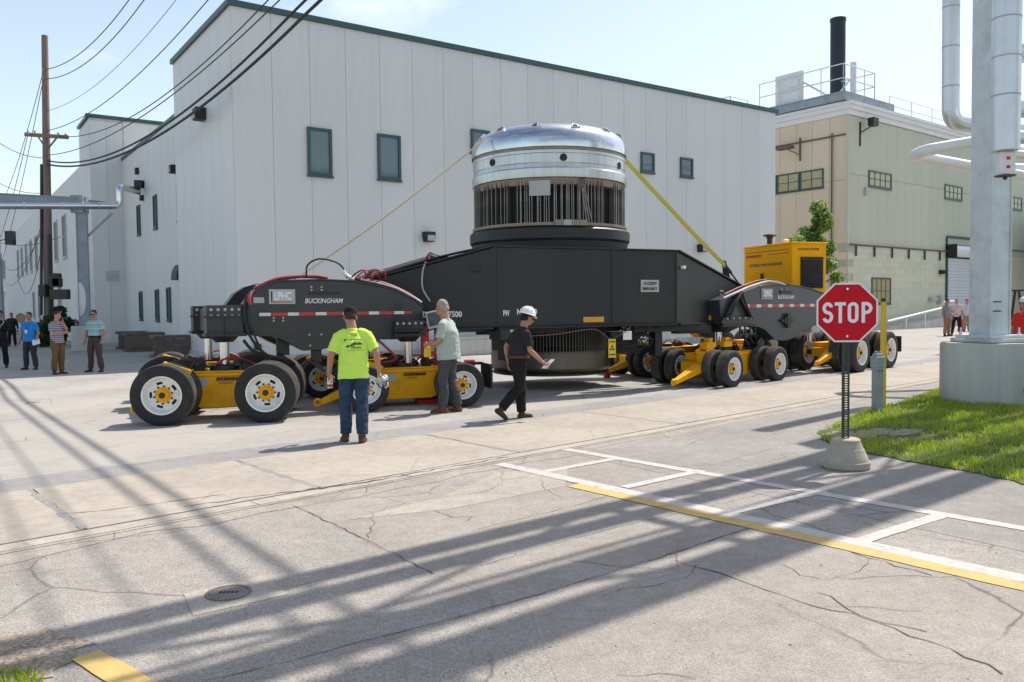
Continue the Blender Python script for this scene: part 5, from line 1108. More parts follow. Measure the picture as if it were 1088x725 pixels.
def person(M, label, h=1.76, hip=(0, 0, .93), chest=None, neck=None, headc=None, face=(0, 1, 0), hup=(0, 0, 1),
           legs=None, arms=None, top='grey_shirt', bottom='dark_trousers', shoe='shoe_dark', skin='skin_fair', hair=None, hat=None, sleeve=.55, belly=0.0, hem=.86, vox=.010, hcurl=(.6, .6), glasses=False, belt=None, loose=1.0, group=None, seed=1, collar=True):
    """all joints in metres for a figure 1.76 m tall: x to its right, y forward, z up"""
    k = h / 1.76; M = M @ Matrix.Scale(k, 4)
    arms = [[(a[0][0] * .87, a[0][1], a[0][2] - .015), (a[1][0] * .93, a[1][1], a[1][2] - .005)] + list(a[2:]) for a in arms]
    if belt: hem = hip[2] + .055
    hip = V(hip); chest = V(chest or (0, .0, 1.27)); neck = V(neck or (0, -.01, 1.47)); headc = V(headc or (0, .03, 1.635))
    axis = (neck - hip).normalized()
    sd = V((1, 0, 0))
    legs = legs or [[(-.095, 0, .91), (-.11, .02, .50), (-.12, -.02, .09), (-.15, 1, 0)], [(.095, 0, .91), (.11, .02, .50), (.12, -.02, .09), (.15, 1, 0)]]
    B = Body()
    P, R = head(B, headc, face, hup, 1.0, neck - V((0, 0, .03)))
    # trunk under the clothes
    B.limb([hip + axis * .04, hip.lerp(neck, .3), chest, neck - axis * .055], [(.15, .105), (.135, .10), (.155, .105), (.12, .075)], side=sd, n=18)
    for a in arms:
        s_, e, w_ = V(a[0]), V(a[1]), V(a[2]); B.limb([s_, s_.lerp(e, .4), e, e.lerp(w_, .3), w_], [.048, .047, .041, .043, .028], n=12)
    for l in legs: B.limb([l[0], l[1], l[2]], [.075, .055, .042], n=12)
    for a, c in zip(arms, hcurl): hand(B, a[2], a[3], a[4], c)
    me = B.fuse('person', skin, min(vox, .007) if vox < .011 else vox * .85, 3)
    o = tag(link('person', me, None, M), label, 'person', group)
    # shirt
    T = Body(); b = belly
    T.limb([hip + axis * (hem - hip.z), hip.lerp(neck, .16 if belt else .10), hip.lerp(neck, .32), chest, neck - axis * .085, neck - axis * .035],
           [((.172 if belt else .184) * loose, (.125 if belt else .142) + b * .7), (.174 * loose, .128 + b), (.166 * loose, .126 + b), (.182, .130 + b * .25), (.150, .095), (.085, .075)], side=sd, n=22, caps=False)
    for a in arms:
        s_, e, w_ = V(a[0]), V(a[1]), V(a[2])
        s_ = s_ - V((0, 0, .012)); q = s_ + (neck - s_) * .62 - V((0, 0, .012)); q2 = s_ + (neck - s_) * .25 - V((0, 0, .004))
        L_ = (e - s_).length; pts = [q, q2, s_]; rr_ = [.058, .066, .066]
        if sleeve <= 1: pts += [s_.lerp(e, sleeve * .5), s_.lerp(e, sleeve)]; rr_ += [.068, .072 * (1 if sleeve < .9 else .85)]
        else: pts += [s_.lerp(e, .5), e, e.lerp(w_, .5), e.lerp(w_, .92)]; rr_ += [.065, .056, .050, .042]
        T.limb(pts, rr_, n=14, caps=False); T.ball(s_, .064)
    if collar: T.limb([neck - axis * .05 + V((0, -.004, 0)), neck - axis * .005], [(.082, .074), (.073, .069)], side=sd, n=16, caps=False)
    me = T.fuse('shirt', top, vox, 3, .0085, 8.5, seed); sh = link('shirt', me, o, M)
    # trousers
    T = Body(); T.limb([hip + axis * .10, hip, hip - axis * .09], [(.163, .122 + b * .4), (.172, .128 + b * .2), (.150, .118)], side=sd, n=20, caps=False)
    for l in legs:
        a, c, d = V(l[0]), V(l[1]), V(l[2]); fw = V((0, .012, 0)); T.limb([a, a.lerp(c, .5) + fw, c + fw * .6, c.lerp(d, .45) - fw, d + (c - d).normalized() * .018], [.108, .099, .080, .079, .074], n=16, caps=False)
        T.ball(a, .098)
    me = T.fuse('trousers', bottom, vox, 3, .012, 8, seed + 5); link('trousers', me, o, M)
    for l in legs:
        a = V(l[2]); d = V(l[3]).normalized(); u = V((0, 0, 1)) if abs(d.z) < .9 else V((0, 1, 0)); u = (u - d * u.dot(d)).normalized(); T = Body()
        heel = a - u * .055 - d * .045; toe = heel + d * .24
        T.limb([heel, heel.lerp(toe, .45) + u * .004, toe - d * .03 - u * .006], [(.040, .042), (.046, .040), (.044, .030)], side=d.cross(u), n=12)
        T.limb([a + u * .03, a - u * .04], [.050, .048], n=12); T.limb([heel - u * .030, toe - u * .028], [(.043, .012), (.048, .012)], side=d.cross(u), n=12)
        link('shoe', T.fuse('shoe', shoe, min(vox, .009), 2), o, M)
    if belt:
        T = MB(); c0 = hip + axis * .075; pts = [c0 + V((.186 * cos(t), (.142 + b * .8) * sin(t), 0)) for t in [2 * pi * i / 28 for i in range(29)]]
        mb = MB()
        for i in range(28): mb.beam(pts[i], pts[i + 1] + (pts[i + 1] - pts[i]) * .05, .012, .036)
        part('belt', mb, belt, o, M)
    if hair:
        T = Body(); T.ball(P(0, -.020, .036), (.083, .100, .092), R); T.ball(P(0, -.048, -.012), (.076, .068, .066), R)
        if hair[1] > 0: T.ball(P(0, -.022, .060), (.082, .088, .082), R)
        C2 = T.fuse('hair', hair[0], vox * .8, 1, .006, 34, seed)
        # keep hair off the face and ears
        bm_ = bmesh.new(); bm_.from_mesh(C2); inv = R.inverted()
        kill = [v for v in bm_.verts if (lambda q: (q.y > .052 and q.z < .062) or (q.y > .018 and q.z < .02) or q.z < -.075)(inv @ (v.co - V(headc)))]
        bmesh.ops.delete(bm_, geom=kill, context='VERTS'); bm_.to_mesh(C2); bm_.free(); link('hair', C2, o, M)
    RM4 = Matrix.Translation(headc) @ R.to_4x4()
    if hat == 'cap':
        pr_ = [(.094, .0), (.096, .03), (.090, .068), (.070, .102), (.040, .120), (.008, .126), (0, .126)]
        mb = MB().lathe(pr_, 24, RM4 @ Matrix.Translation((0, -.014, .025)) @ Matrix.Diagonal((.92, 1.13, .86, 1)))
        mb.add([(.07 * cos(t) * .98, .09 + .07 * sin(t), .034 - .012 * sin(t)) for t in [pi * i / 8 for i in range(9)]] + [(.07 * cos(t) * .98, .09 + .072 * sin(t), .027 - .012 * sin(t)) for t in [pi * i / 8 for i in range(9)]], [tuple(range(9)), tuple(range(17, 8, -1))] + [(i, i + 1, i + 10, i + 9) for i in range(8)], 0, RM4)
        part('cap', mb, 'cap_black', o, M @ I4, smooth=50)
    if hat in ('hard', 'whitecap'):
        pr_ = [(.150, -.008), (.152, -.002), (.128, .006), (.122, .03), (.114, .068), (.090, .106), (.052, .128), (.010, .136), (0, .136)]
        if hat == 'whitecap': pr_ = [(.100, 0), (.096, .05), (.07, .09), (.03, .105), (0, .107)]
        MM = RM4 @ Matrix.Translation((0, -.006, .045)) @ Matrix.Rotation(radians(-4), 4, 'X') @ Matrix.Diagonal((.88, 1.06, .94, 1))
        mb = MB().lathe(pr_, 32, MM); 
        if hat == 'hard':
            mb.lathe([(.118, -.006), (.110, .06), (.05, .115), (0, .12)], 32, MM)
            for x in (-.035, 0, .035): mb.tube([MM @ V((x, -.118 * cos(t) + .0, .132 * sin(t) + .005)) for t in [pi * (.12 + .76 * i / 10) for i in range(11)]], .007, 6)
            mb.add([(.10 * cos(t), .09 + .07 * sin(t), -.004 - .012 * sin(t)) for t in [pi * i / 8 for i in range(9)]] + [(.10 * cos(t), .09 + .07 * sin(t), -.010 - .012 * sin(t)) for t in [pi * i / 8 for i in range(9)]], [tuple(range(9)), tuple(range(17, 8, -1))] + [(i, i + 1, i + 10, i + 9) for i in range(8)], 0, MM)
        part('hard_hat' if hat == 'hard' else 'cap', mb, 'hat_white', o, M, smooth=45)
    for q in (-1, 1):
        part('eye', MB().lathe([(0, -.006), (.008, 0), (0, .006)], 10, RM4 @ Matrix.Translation((q * .031, .083, -.004)) @ Matrix.Rotation(pi / 2, 4, 'X')), 'lens_dark', o, M, smooth=60)
    if glasses:
        part('glasses', MB().box((-.034, .094, -.004), (.052, .006, .034), RM4).box((.034, .094, -.004), (.052, .006, .034), RM4).box((0, .096, .004), (.02, .004, .006), RM4).box((-.074, .05, .002), (.004, .09, .008), RM4).box((.074, .05, .002), (.004, .09, .008), RM4), 'lens_dark', o, M)
    return o, sh, M
AL = lambda x, dz=0: [(x * .205, -.01, 1.41), (x * .265, -.04, 1.13), (x * .285, .05, .88), (0, .18, -1), (-x * .3, 1, .2)]

# 1. man in the bright green shirt, walking away with a bottle and a bag of gear
g0 = G(377, 469.5); MG = frame(g0.to_2d(), 8)
man_g, sh_g, MGs = person(MG, 'man in bright yellow green T-shirt, jeans and black cap seen from behind', 1.765,
    hip=(0, 0, .93), chest=(.005, .02, 1.26), neck=(-.01, .06, 1.465), headc=(-.035, .125, 1.615), face=(-.18, .92, -.34), hup=(0, .34, .94),
    legs=[[(-.095, 0, .91), (-.105, .05, .50), (-.115, .0, .09), (-.25, 1, 0)], [(.095, 0, .91), (.105, -.04, .50), (.10, -.16, .10), (.12, 1, -.08)]],
    arms=[[(-.225, .02, 1.385), (-.30, -.02, 1.12), (-.315, .09, .885), (.02, .22, -1), (.5, 1, 0)], [(.215, .02, 1.40), (.315, -.03, 1.15), (.315, .12, .93), (.0, .25, -1), (-.4, 1, 0)]],
    top='hivis', bottom='jeans', shoe='boot_brown', skin='skin_tan', hair=('hair_brown', 0), hat='cap', belly=.03, loose=1.12, hcurl=(1.05, 1.15), vox=.009, seed=2, hem=.815, sleeve=.80)
# print on the back of the shirt: thin dark drawing of a trailer with two lines of lettering, pressed onto the cloth
bm_ = bmesh.new(); bm_.from_mesh(sh_g.data); bv = BVHTree.FromBMesh(bm_)
def press(mb_or_me, name, matn, parent, Mp, bv, cx, cz, off=.004, sx=1):
    v = []; ok = True
    for (x, y, z) in mb_or_me:
        hit = bv.ray_cast(V((cx + x, -1.0, cz + z)), V((0, 1, 0)))
        v.append((hit[0] - V((0, off, 0))) if hit[0] is not None else V((cx + x, -.12, cz + z)))
    return v
pm = MB()
def bar(x0, x1, z0, z1, n=8):
    n = max(1, int((x1 - x0) / .012)); vs = [(x0 + (x1 - x0) * i / n, 0, z) for z in (z0, z1) for i in range(n + 1)]
    pm.add(press(vs, '', '', None, None, bv, 0.005, 1.27), [(i, i + 1, n + 2 + i, n + 1 + i) for i in range(n)])
bar(-.10, .11, .052, .058); bar(.10, .107, .0, .055); bar(-.03, -.015, -.02, .055); bar(-.075, .02, -.032, -.018); bar(-.02, .12, -.012, .004); bar(-.115, -.095, .035, .058); bar(-.09, -.05, -.045, -.03)
for i in range(7): bar(.0 + .016 * i, .010 + .016 * i, .004, .018 + .006 * (i % 3))
for i in range(6): bar(-.02 + .022 * i, -.006 + .022 * i, -.058, -.040)
for i in range(4): bar(-.035 + .022 * i, -.02 + .022 * i, .118, .132); bar(-.025 + .02 * i, -.012 + .02 * i, .095, .107)
bar(-.08, .13, -.083, -.080)
part('shirt_print', pm, 'text_black', sh_g, MGs); bm_.free()
hl = MGs @ V((-.313, .135, .80)); 
t = thing('drink_bottle', 'small white labelled bottle in the left hand of the man in bright green', 'bottle', Matrix.Translation(hl))
part('bottle', MB().lathe([(0, -.11), (.032, -.11), (.034, -.1), (.034, .02), (.028, .04), (.013, .065), (.013, .08)], 20, Matrix.Translation(hl + V((0, .01, 0)))), 'white_pipe', t, I4, smooth=40); part('cap', MB().lathe([(.015, .08), (.015, .1), (0, .1)], 12, Matrix.Translation(hl + V((0, .01, 0)))), 'white', t, I4, smooth=40)
part('label', MB().lathe([(.0348, -.095), (.0348, -.06)], 20, Matrix.Translation(hl + V((0, .01, 0)))), 'red', t, I4, smooth=40)
hr = MGs @ V((.33, .17, .80)); t = thing('gear_bundle', 'crumpled clear bag of gloves in the right hand of the man in bright green', 'bag', Matrix.Translation(hr)); rr = random.Random(2)
Bg = Body(); 
for i in range(9): Bg.ball(hr + V((rr.uniform(-.05, .08), rr.uniform(-.04, .04), rr.uniform(-.10, .03))), (rr.uniform(.03, .05), rr.uniform(.03, .045), rr.uniform(.03, .05)))
K['clear_bag'] = mat('clear_bag', (.50, .49, .47), .2, 0, .45, 26, .9, 70)
link('bag', Bg.fuse('bag', 'clear_bag', .008, 1, .014, 26, 3), t, I4)
part('strap', MB().tube(spline([hr + V((-.03, .02, .06)), hr + V((.06, 0, .0)), hr + V((.09, -.03, -.08)), hr + V((.02, -.05, -.12)), hr + V((-.04, -.03, -.06))]), .008, 6), 'text_black', t, I4, smooth=60)

# 2. grey haired man in the pale shirt, facing left at the controls
g0 = G(476, 438.5); MW = frame(g0.to_2d(), 72)
person(MW, 'grey haired man in loose pale sage shirt and dark trousers standing at the controls', 1.86,
    hip=(0, -.02, .93), chest=(0, -.03, 1.26), neck=(0, .015, 1.465), headc=(0, .075, 1.62), face=(.0, .95, -.30), hup=(0, .3, .95),
    legs=[[(-.09, -.02, .91), (-.10, .03, .50), (-.10, .05, .09), (-.1, 1, 0)], [(.09, -.02, .91), (.10, -.02, .50), (.12, -.12, .09), (.25, 1, 0)]],
    arms=[[(-.215, .0, 1.39), (-.255, .04, 1.12), (-.13, .27, 1.06), (.5, .9, -.1), (.3, .2, 1)], [(.215, .0, 1.39), (.26, .04, 1.12), (.15, .26, 1.02), (-.4, .9, -.15), (-.3, .2, 1)]],
    top='sage_shirt', bottom='grey_trousers', shoe='shoe_brown', skin='skin_pink', hair=('hair_grey', 1), belly=.055, loose=1.15, hcurl=(.7, .7), vox=.009, sleeve=.80, seed=8, hem=.83)
gl = MW @ V((.02, .36, 1.0)); t = thing('work_gloves', 'yellow work gloves at the hands of the grey haired man', 'gloves', Matrix.Translation(gl)); Bg = Body()
for i in range(5): Bg.limb([gl + V((.02 * i - .04, 0, .04)), gl + V((.025 * i - .05, .01, -.08 - .01 * (i % 2)))], [.016, .012], n=8)
Bg.ball(gl + V((0, 0, .05)), (.05, .03, .05)); link('glove', Bg.fuse('glove', 'sign_yellow', .008, 2), t, I4)
# 3. man in hard hat, black polo, walking to the right
g0 = G(553, 445.5); MH = frame(g0.to_2d(), -66)
person(MH, 'man in white hard hat, black shirt and black trousers walking right with papers', 1.74,
    hip=(0, -.04, .90), chest=(0, .0, 1.235), neck=(0, .06, 1.43), headc=(0, .135, 1.575), face=(-.12, .95, -.22), hup=(0, .22, .97),
    legs=[[(-.09, -.04, .885), (-.085, .05, .49), (-.08, .06, .09), (-.05, 1, 0)], [(.09, -.05, .885), (.085, -.06, .49), (.08, -.36, .185), (.05, .78, -.62)]],
    arms=[[(-.205, .03, 1.36), (-.25, -.13, 1.12), (-.24, -.08, .87), (0, .2, -1), (.3, 1, .1)], [(.205, .03, 1.36), (.245, .07, 1.08), (.21, .27, .90), (-.05, .85, -.52), (-.5, .3, .85)]],
    top='black_shirt', bottom='black_trousers', shoe='shoe_dark', skin='skin_tan', hair=('hair_dark', 0), hat='hard', belly=.03, loose=1.08, hcurl=(.7, 1.0), belt='belt_brown', vox=.009, glasses=True, sleeve=.78, seed=14)
hp = MH @ V((.20, .385, .845)); t = thing('folded_papers', 'folded white papers in the hand of the man in the hard hat', 'papers', Matrix.Translation(hp))
Fp = Matrix.Translation(hp) @ Matrix.Rotation(radians(-66), 4, 'Z') @ Matrix.Rotation(radians(38), 4, 'X')
part('sheet', MB().box((0, 0, .0), (.11, .21, .006), Fp, 0).box((.004, .006, .007), (.108, .20, .004), Fp), 'white', t, I4); part('sheet', MB().box((-.01, .01, -.012), (.10, .17, .004), Fp @ Matrix.Rotation(radians(14), 4, 'X')), 'white', t, I4)

# 4. the onlookers in the shade at the left
def at_ground(px, py, ang): return frame(G(px, py).to_2d(), ang)
ST = lambda sp=.12, a=.0: [[(-.09, 0, .91), (-.09 - sp * .4, .02, .50), (-.08 - sp, -.01, .09), (-.25, 1, 0)], [(.09, 0, .91), (.09 + sp * .4, .02, .50), (.08 + sp, -.01, .09), (.25, 1, 0)]]
person(at_ground(2, 391, 195), 'man in black clothing at the far left holding a camera to his chest', 1.80, arms=[[(-.205, 0, 1.40), (-.27, .05, 1.14), (-.06, .25, 1.24), (.6, .6, .4), (0, .3, 1)], [(.205, 0, 1.40), (.27, .05, 1.14), (.07, .25, 1.22), (-.6, .6, .4), (0, .3, 1)]], legs=ST(.05), top='black_coat', bottom='black_trousers', skin='skin_tan', hair=('hair_dark', 0), sleeve=2, vox=.014, seed=3, belly=.04, group='onlookers in the shade at the left')
cp_ = at_ground(2, 391, 195) @ V((0, .30, 1.27)); t = thing('camera', 'black camera with a pale strap held by the man in black at the far left', 'camera', Matrix.Translation(cp_)); part('body', MB().box(tuple(cp_), (.14, .08, .1)).cyl(cp_, cp_ + V((0, -.12, 0)), .035, .035, 12), 'black', t, I4, bevel=.01); part('strap', MB().tube(spline([cp_ + V((-.07, .0, .03)), cp_ + V((-.13, .12, .14)), cp_ + V((.0, .22, .26)), cp_ + V((.13, .12, .14)), cp_ + V((.07, 0, .03))]), .012, 5), 'plate_grey', t, I4)
person(at_ground(33, 393, 176), 'man in bright blue T-shirt with a lanyard and dark trousers', 1.74, arms=[[(-.205, 0, 1.40), (-.28, -.02, 1.13), (-.27, .1, .90), (.1, .3, -1), (.3, 1, 0)], [(.205, 0, 1.40), (.285, -.02, 1.13), (.27, .08, .89), (0, .2, -1), (-.3, 1, 0)]], legs=ST(.08), top='blue_tee', bottom='dark_trousers', skin='skin_tan', hair=('hair_brown', 0), sleeve=.7, vox=.014, seed=4, belly=.03, loose=1.05, group='onlookers in the shade at the left')
Mb = at_ground(33, 393, 176); q = Mb @ V((-.30, .17, .84)); t = solo('leaflet', MB().box((0, 0, 0), (.20, .3, .01), Matrix.Translation(q) @ Matrix.Rotation(radians(35), 4, 'X') @ Matrix.Rotation(radians(30), 4, 'Z')), 'white', 'white leaflet held by the man in the blue T-shirt', 'paper')
q = Mb @ V((0, .17, 1.15)); t = thing('lanyard', 'lanyard with a pale badge on the chest of the man in the blue T-shirt', 'badge', Matrix.Translation(q)); part('badge', MB().box((0, .0, 0), (.07, .006, .1), Matrix.Translation(q)), 'white', t, I4); part('cord', MB().tube([Mb @ V((-.06, .11, 1.42)), Mb @ V((0, .165, 1.2)), Mb @ V((.06, .11, 1.42))], .006, 5), 'black', t, I4)
person(at_ground(62, 398, -112), 'man in striped shirt and brown trousers with a hand at his chin', 1.77, arms=[[(-.205, 0, 1.40), (-.23, .13, 1.15), (-.04, .19, 1.42), (.2, .0, 1), (.4, .6, 0)], [(.205, 0, 1.40), (.24, .07, 1.13), (.0, .24, 1.14), (-1, .15, .1), (0, .3, 1)]], legs=ST(.03), top='striped_shirt', bottom='khaki', shoe='boot_brown', skin='skin_pink', hair=('hair_brown', 0), headc=(0, .05, 1.62), face=(0, .95, -.15), sleeve=.7, vox=.014, seed=5, belly=.03, group='onlookers in the shade at the left')
person(at_ground(102, 395.5, 172), 'man in pale blue plaid shirt and sunglasses with dark grey trousers', 1.78, arms=[[(-.205, 0, 1.40), (-.30, -.02, 1.14), (-.27, .07, .91), (.2, .25, -1), (.3, 1, 0)], [(.205, 0, 1.40), (.28, -.02, 1.13), (.27, .06, .88), (0, .2, -1), (-.3, 1, 0)]], legs=ST(.09), top='plaid_shirt', bottom='brown_grey', shoe='shoe_dark', skin='skin_tan', hair=('hair_brown', 0), sleeve=.75, glasses=True, vox=.014, seed=6, belly=.035, belt='black_coat', loose=1.05, face=(-.1, .95, -.1), group='onlookers in the shade at the left')
pd = at(12, 335, 42); person(frame((pd.x, pd.y), 200), 'distant dark clothed figure walking behind the man in blue', 1.72, arms=[AL(-1), AL(1)], legs=ST(.06), top='black_coat', bottom='black_trousers', skin='skin_tan', hair=('hair_dark', 0), sleeve=2, vox=.018, seed=7)
# 5. three by the roller door, one in red at the right edge
person(at_ground(1006, 357.5, 200), 'man in grey T-shirt and brown trousers left of the group by the roller door', 1.90, arms=[AL(-1), AL(1)], legs=ST(.04), top='grey_shirt', bottom='tan_trousers', skin='skin_tan', hair=('hair_dark', 0), sleeve=.7, vox=.018, seed=9, belly=.05, group='people by the roller door')
person(at_ground(1016, 356, 150), 'man in pale pinkish shirt and black trousers right of the man in grey', 1.94, arms=[AL(-1), [(.205, 0, 1.40), (.25, .03, 1.12), (.12, .24, 1.1), (-.5, .8, 0), (0, .3, 1)]], legs=ST(.10), top='pink_shirt', bottom='black_trousers', skin='skin_pink', hair=('hair_grey', 0), sleeve=.75, vox=.018, seed=10, group='people by the roller door')
person(at_ground(1027, 352.5, 170), 'person in whitish shirt and khaki trousers half hidden by the steel column', 1.90, arms=[AL(-1), AL(1)], legs=ST(.03), top='white_shirt', bottom='khaki_light', skin='skin_pink', hair=('hair_brown', 0), sleeve=.75, vox=.018, seed=11, group='people by the roller door')
pr5 = at(1089, 340, 17.5); person(frame((pr5.x, pr5.y), 120), 'person in red shirt and white cap at the right edge behind the pier', 1.80, arms=[AL(-1), AL(1)], legs=ST(.04), top='red_shirt', bottom='dark_trousers', skin='skin_tan', hat='whitecap', sleeve=.8, vox=.014, seed=12, loose=1.1)

# ================================================================ STREET FURNITURE
sg = G(898.5, 497); SGF = frame(sg.to_2d(), -6)
ss = thing('stop_sign', 'red octagonal STOP sign on a green perforated post', 'sign', SGF @ Matrix.Translation((0, 0, .30)))
po = MB()
for x in (-.024, .024): po.box((x, 0, .92), (.020, .004, 1.4)); po.box((x * 1.4, .018, .92), (.004, .036, 1.4))
for i in range(56): po.box((0, 0, .235 + i * .025), (.030, .0036, .013))
part('post', po, 'post_green', ss, SGF)
oc = [(.332 * cos(radians(22.5 + 45 * k)), .332 * sin(radians(22.5 + 45 * k))) for k in range(8)]
SF = SGF @ Matrix.Translation((0, -.02, 1.625)) @ Matrix.Rotation(pi / 2, 4, 'X')
pnl = part('panel', MB().prism(oc, -.003, .003), 'sign_white', ss, SF)
part('red_field', MB().prism([(x * .945, y * .945) for x, y in oc], .003, .0045), 'sign_red', pnl, SF)
def letter(ch, x0, w_, h_, st):
    mb = MB(); W = w_ / 2; Hh = h_ / 2
    def ar(cx, cy, rx, ry, a0, a1, n=14):
        P = [(cx + rx * cos(radians(a0 + (a1 - a0) * i / n)), cy + ry * sin(radians(a0 + (a1 - a0) * i / n))) for i in range(n + 1)]
        Q = [(cx + (rx - st) * cos(radians(a0 + (a1 - a0) * i / n)), cy + (ry - st) * sin(radians(a0 + (a1 - a0) * i / n))) for i in range(n + 1)]
        mb.add([(x0 + p[0], p[1], .006) for p in P + Q], [(i, i + 1, n + 2 + i, n + 1 + i) for i in range(n)])
    def rc(a, b, c, d): mb.add([(x0 + a, b, .006), (x0 + c, b, .006), (x0 + c, d, .006), (x0 + a, d, .006)], [(0, 1, 2, 3)])
    if ch == 'T': rc(-st / 2, -Hh, st / 2, Hh - st); rc(-W, Hh - st, W, Hh)
    if ch == 'O': ar(0, Hh - W, W, W, 0, 180); ar(0, -Hh + W, W, W, 180, 360); rc(-W, -Hh + W, -W + st, Hh - W); rc(W - st, -Hh + W, W, Hh - W)
    if ch == 'P':
        r = h_ * .29; rc(-W, -Hh, -W + st, Hh); ar(W - r, Hh - r, r, r, -90, 90); rc(-W + st, Hh - st, W - r, Hh); rc(-W + st, Hh - 2 * r, W - r, Hh - 2 * r + st)
    if ch == 'S':
        r = (h_ + st) / 4; ar(0, Hh - r, W, r, 15, 270, 22); ar(0, -Hh + r, W, r, -165, 90, 22)
    return part('letter', mb, 'sign_white', pnl, SF)
for ch, x in (('S', -.195), ('T', -.070), ('O', .058), ('P', .197)): letter(ch, x, .108 if ch != 'T' else .112, .215, .034)
part('bolt', MB().cyl((0, .245, .004), (0, .245, .010), .011, .011, 10).cyl((0, -.245, .004), (0, -.245, .010), .011, .011, 10), 'chrome', ss, SF)
bs = solo('sign_base', MB().lathe([(0, 0), (.225, 0), (.242, .02), (.240, .075), (.228, .082), (.205, .145), (.202, .149), (.180, .205), (.175, .208), (.150, .265), (.143, .30), (.125, .312), (0, .312)], 36), 'cone_concrete', 'round tapered concrete base holding the stop sign post', 'sign base', SGF, smooth=25)
gpst = G(932, 439); FGp = frame(gpst.to_2d(), 20)
t = thing('grey_marker_post', 'short square grey post with a ridged cap in front of the yellow tube', 'post', FGp)
part('post', MB().box((0, 0, .36), (.135, .115, .76)), 'utility_grey', t, bevel=.012); part('cap', MB().box((0, 0, .80), (.165, .14, .17)).box((0, 0, .905), (.12, .10, .05)).box((-.03, 0, .945), (.03, .05, .05)).box((.04, 0, .94), (.03, .05, .04)), 'utility_grey', t, bevel=.01)
part('screw', MB().cyl((-.03, -.057, .66), (-.03, -.064, .66), .012, .012, 8).cyl((.03, -.057, .66), (.03, -.064, .66), .012, .012, 8), 'steel', t)
yp = G(938, 432); yz = at(938, 317, yp.y).z
t = thing('yellow_marker_pole', 'tall thin yellow plastic marker pole behind the short grey post', 'pole', Matrix.Translation(yp)); part('tube', MB().cyl((0, 0, 0), (0, 0, yz - .06), .044, .044, 18).lathe([(.044, yz - .5), (.047, yz - .5), (.047, .0), (.044, 0)], 18), 'yellow_tube', t, smooth=40); part('cap', MB().cyl((0, 0, yz - .06), (0, 0, yz), .036, .03, 14), 'black', t, smooth=40)
vc = G(243, 631); t = thing('valve_cover', 'small round cast iron cover set in the pale concrete square', 'manhole', Matrix.Translation(vc)); part('ring', MB().lathe([(.115, .004), (.115, .012), (.135, .012), (.137, .004)], 40), 'manhole', t, smooth=30); part('lid', MB().lathe([(0, .010), (.112, .010), (.112, .004)], 40), 'manhole', t, smooth=30)
for i in range(5): part('lid_rib', MB().box((-.05 + .025 * i, 0, .011), (.012, .03, .006)), 'steel', t)
# weathered channel sections lying along the side street wall
for k, (s0, d, w_, lab) in enumerate(((6.3, .55, 1.5, 'nearest weathered brown channel block lying at the foot of the grey hall side wall'), (11.8, .4, 1.8, 'middle weathered brown channel block at the foot of the grey hall side wall'), (14.6, .5, 1.2, 'farthest weathered brown channel block at the foot of the grey hall side wall'))):
    F = FLW @ Matrix.Translation((-s0, -d, 0))
    solo('channel_block', MB().box((0, 0, .06), (.9, w_, .12), F).box((0, 0, .75), (.9, w_, .12), F).box((.40, 0, .4), (.1, w_, .56), F), 'rust_box', lab, 'block', bevel=.02, group='weathered channel blocks by the wall')
# utility pole with crossarm and boxes
PB = V((-23.62, 42.0, 0)); PT = at(47.5, 38, 42.0)
upl = thing('utility_pole', 'tall weathered wooden utility pole with one crossarm at the left', 'utility pole', Matrix.Translation(PB))
part('pole', MB().tube([PB, PB.lerp(PT, .5), PT], [.24, .19, .15], 14), 'wood_pole', upl, I4, smooth=50)
pz = lambda y: at(49.5, y, 42.0)
ca = at(50, 144.5, 41.8); part('crossarm', MB().beam(at(27, 143, 42.2), at(72, 146, 41.4), .14, .18).beam(at(41, 146, 42), at(49, 158, 42), .06, .06).beam(at(60, 147, 41.8), at(51, 158, 42), .06, .06), 'wood_pole', upl, I4)
for px, py in ((46, 75), (47, 84), (30, 141), (37, 141), (62, 143), (70, 144), (47, 120)): q = at(px, py, 41.9); part('insulator', MB().lathe([(0, -.06), (.06, -.05), (.04, 0), (.07, .04), (.05, .1), (0, .12)], 10, Matrix.Translation(q)), 'plate_grey', upl, I4, smooth=50)
part('riser_pipe', MB().tube([pz(175) + V((-.2, -.1, 0)), pz(335) + V((-.1, -.3, 0))], .07, 8).tube([pz(250) + V((.25, -.15, 0)), pz(345) + V((.3, -.2, 0))], .09, 8), 'steel', upl, I4)
for px, py, a, b in ((59, 298, .5, .7), (64, 313, .9, .5), (46, 309, .35, .6), (61, 300, .4, .4)): q = at(px, py, 41.6); part('junction_box', MB().box(tuple(q), (a, .3, b)), 'steel', upl, I4, bevel=.02)
p2_ = at(1, 300, 60); upl2 = thing('utility_pole', 'distant grey pole cut by the left edge of the view', 'utility pole', Matrix.Translation((p2_.x, p2_.y, 0))); part('pole', MB().tube([(p2_.x, p2_.y, 0), (p2_.x - .1, p2_.y, 8.5)], [.2, .15], 10), 'galv_blue', upl2, I4, smooth=50); part('signal_head', MB().box(tuple(at(11, 253, 58)), (.55, .4, .95)), 'steel', upl2, I4); part('arm', MB().beam((p2_.x, p2_.y, at(1, 256, 60).z), at(11, 253, 58), .06, .06), 'steel', upl2, I4)
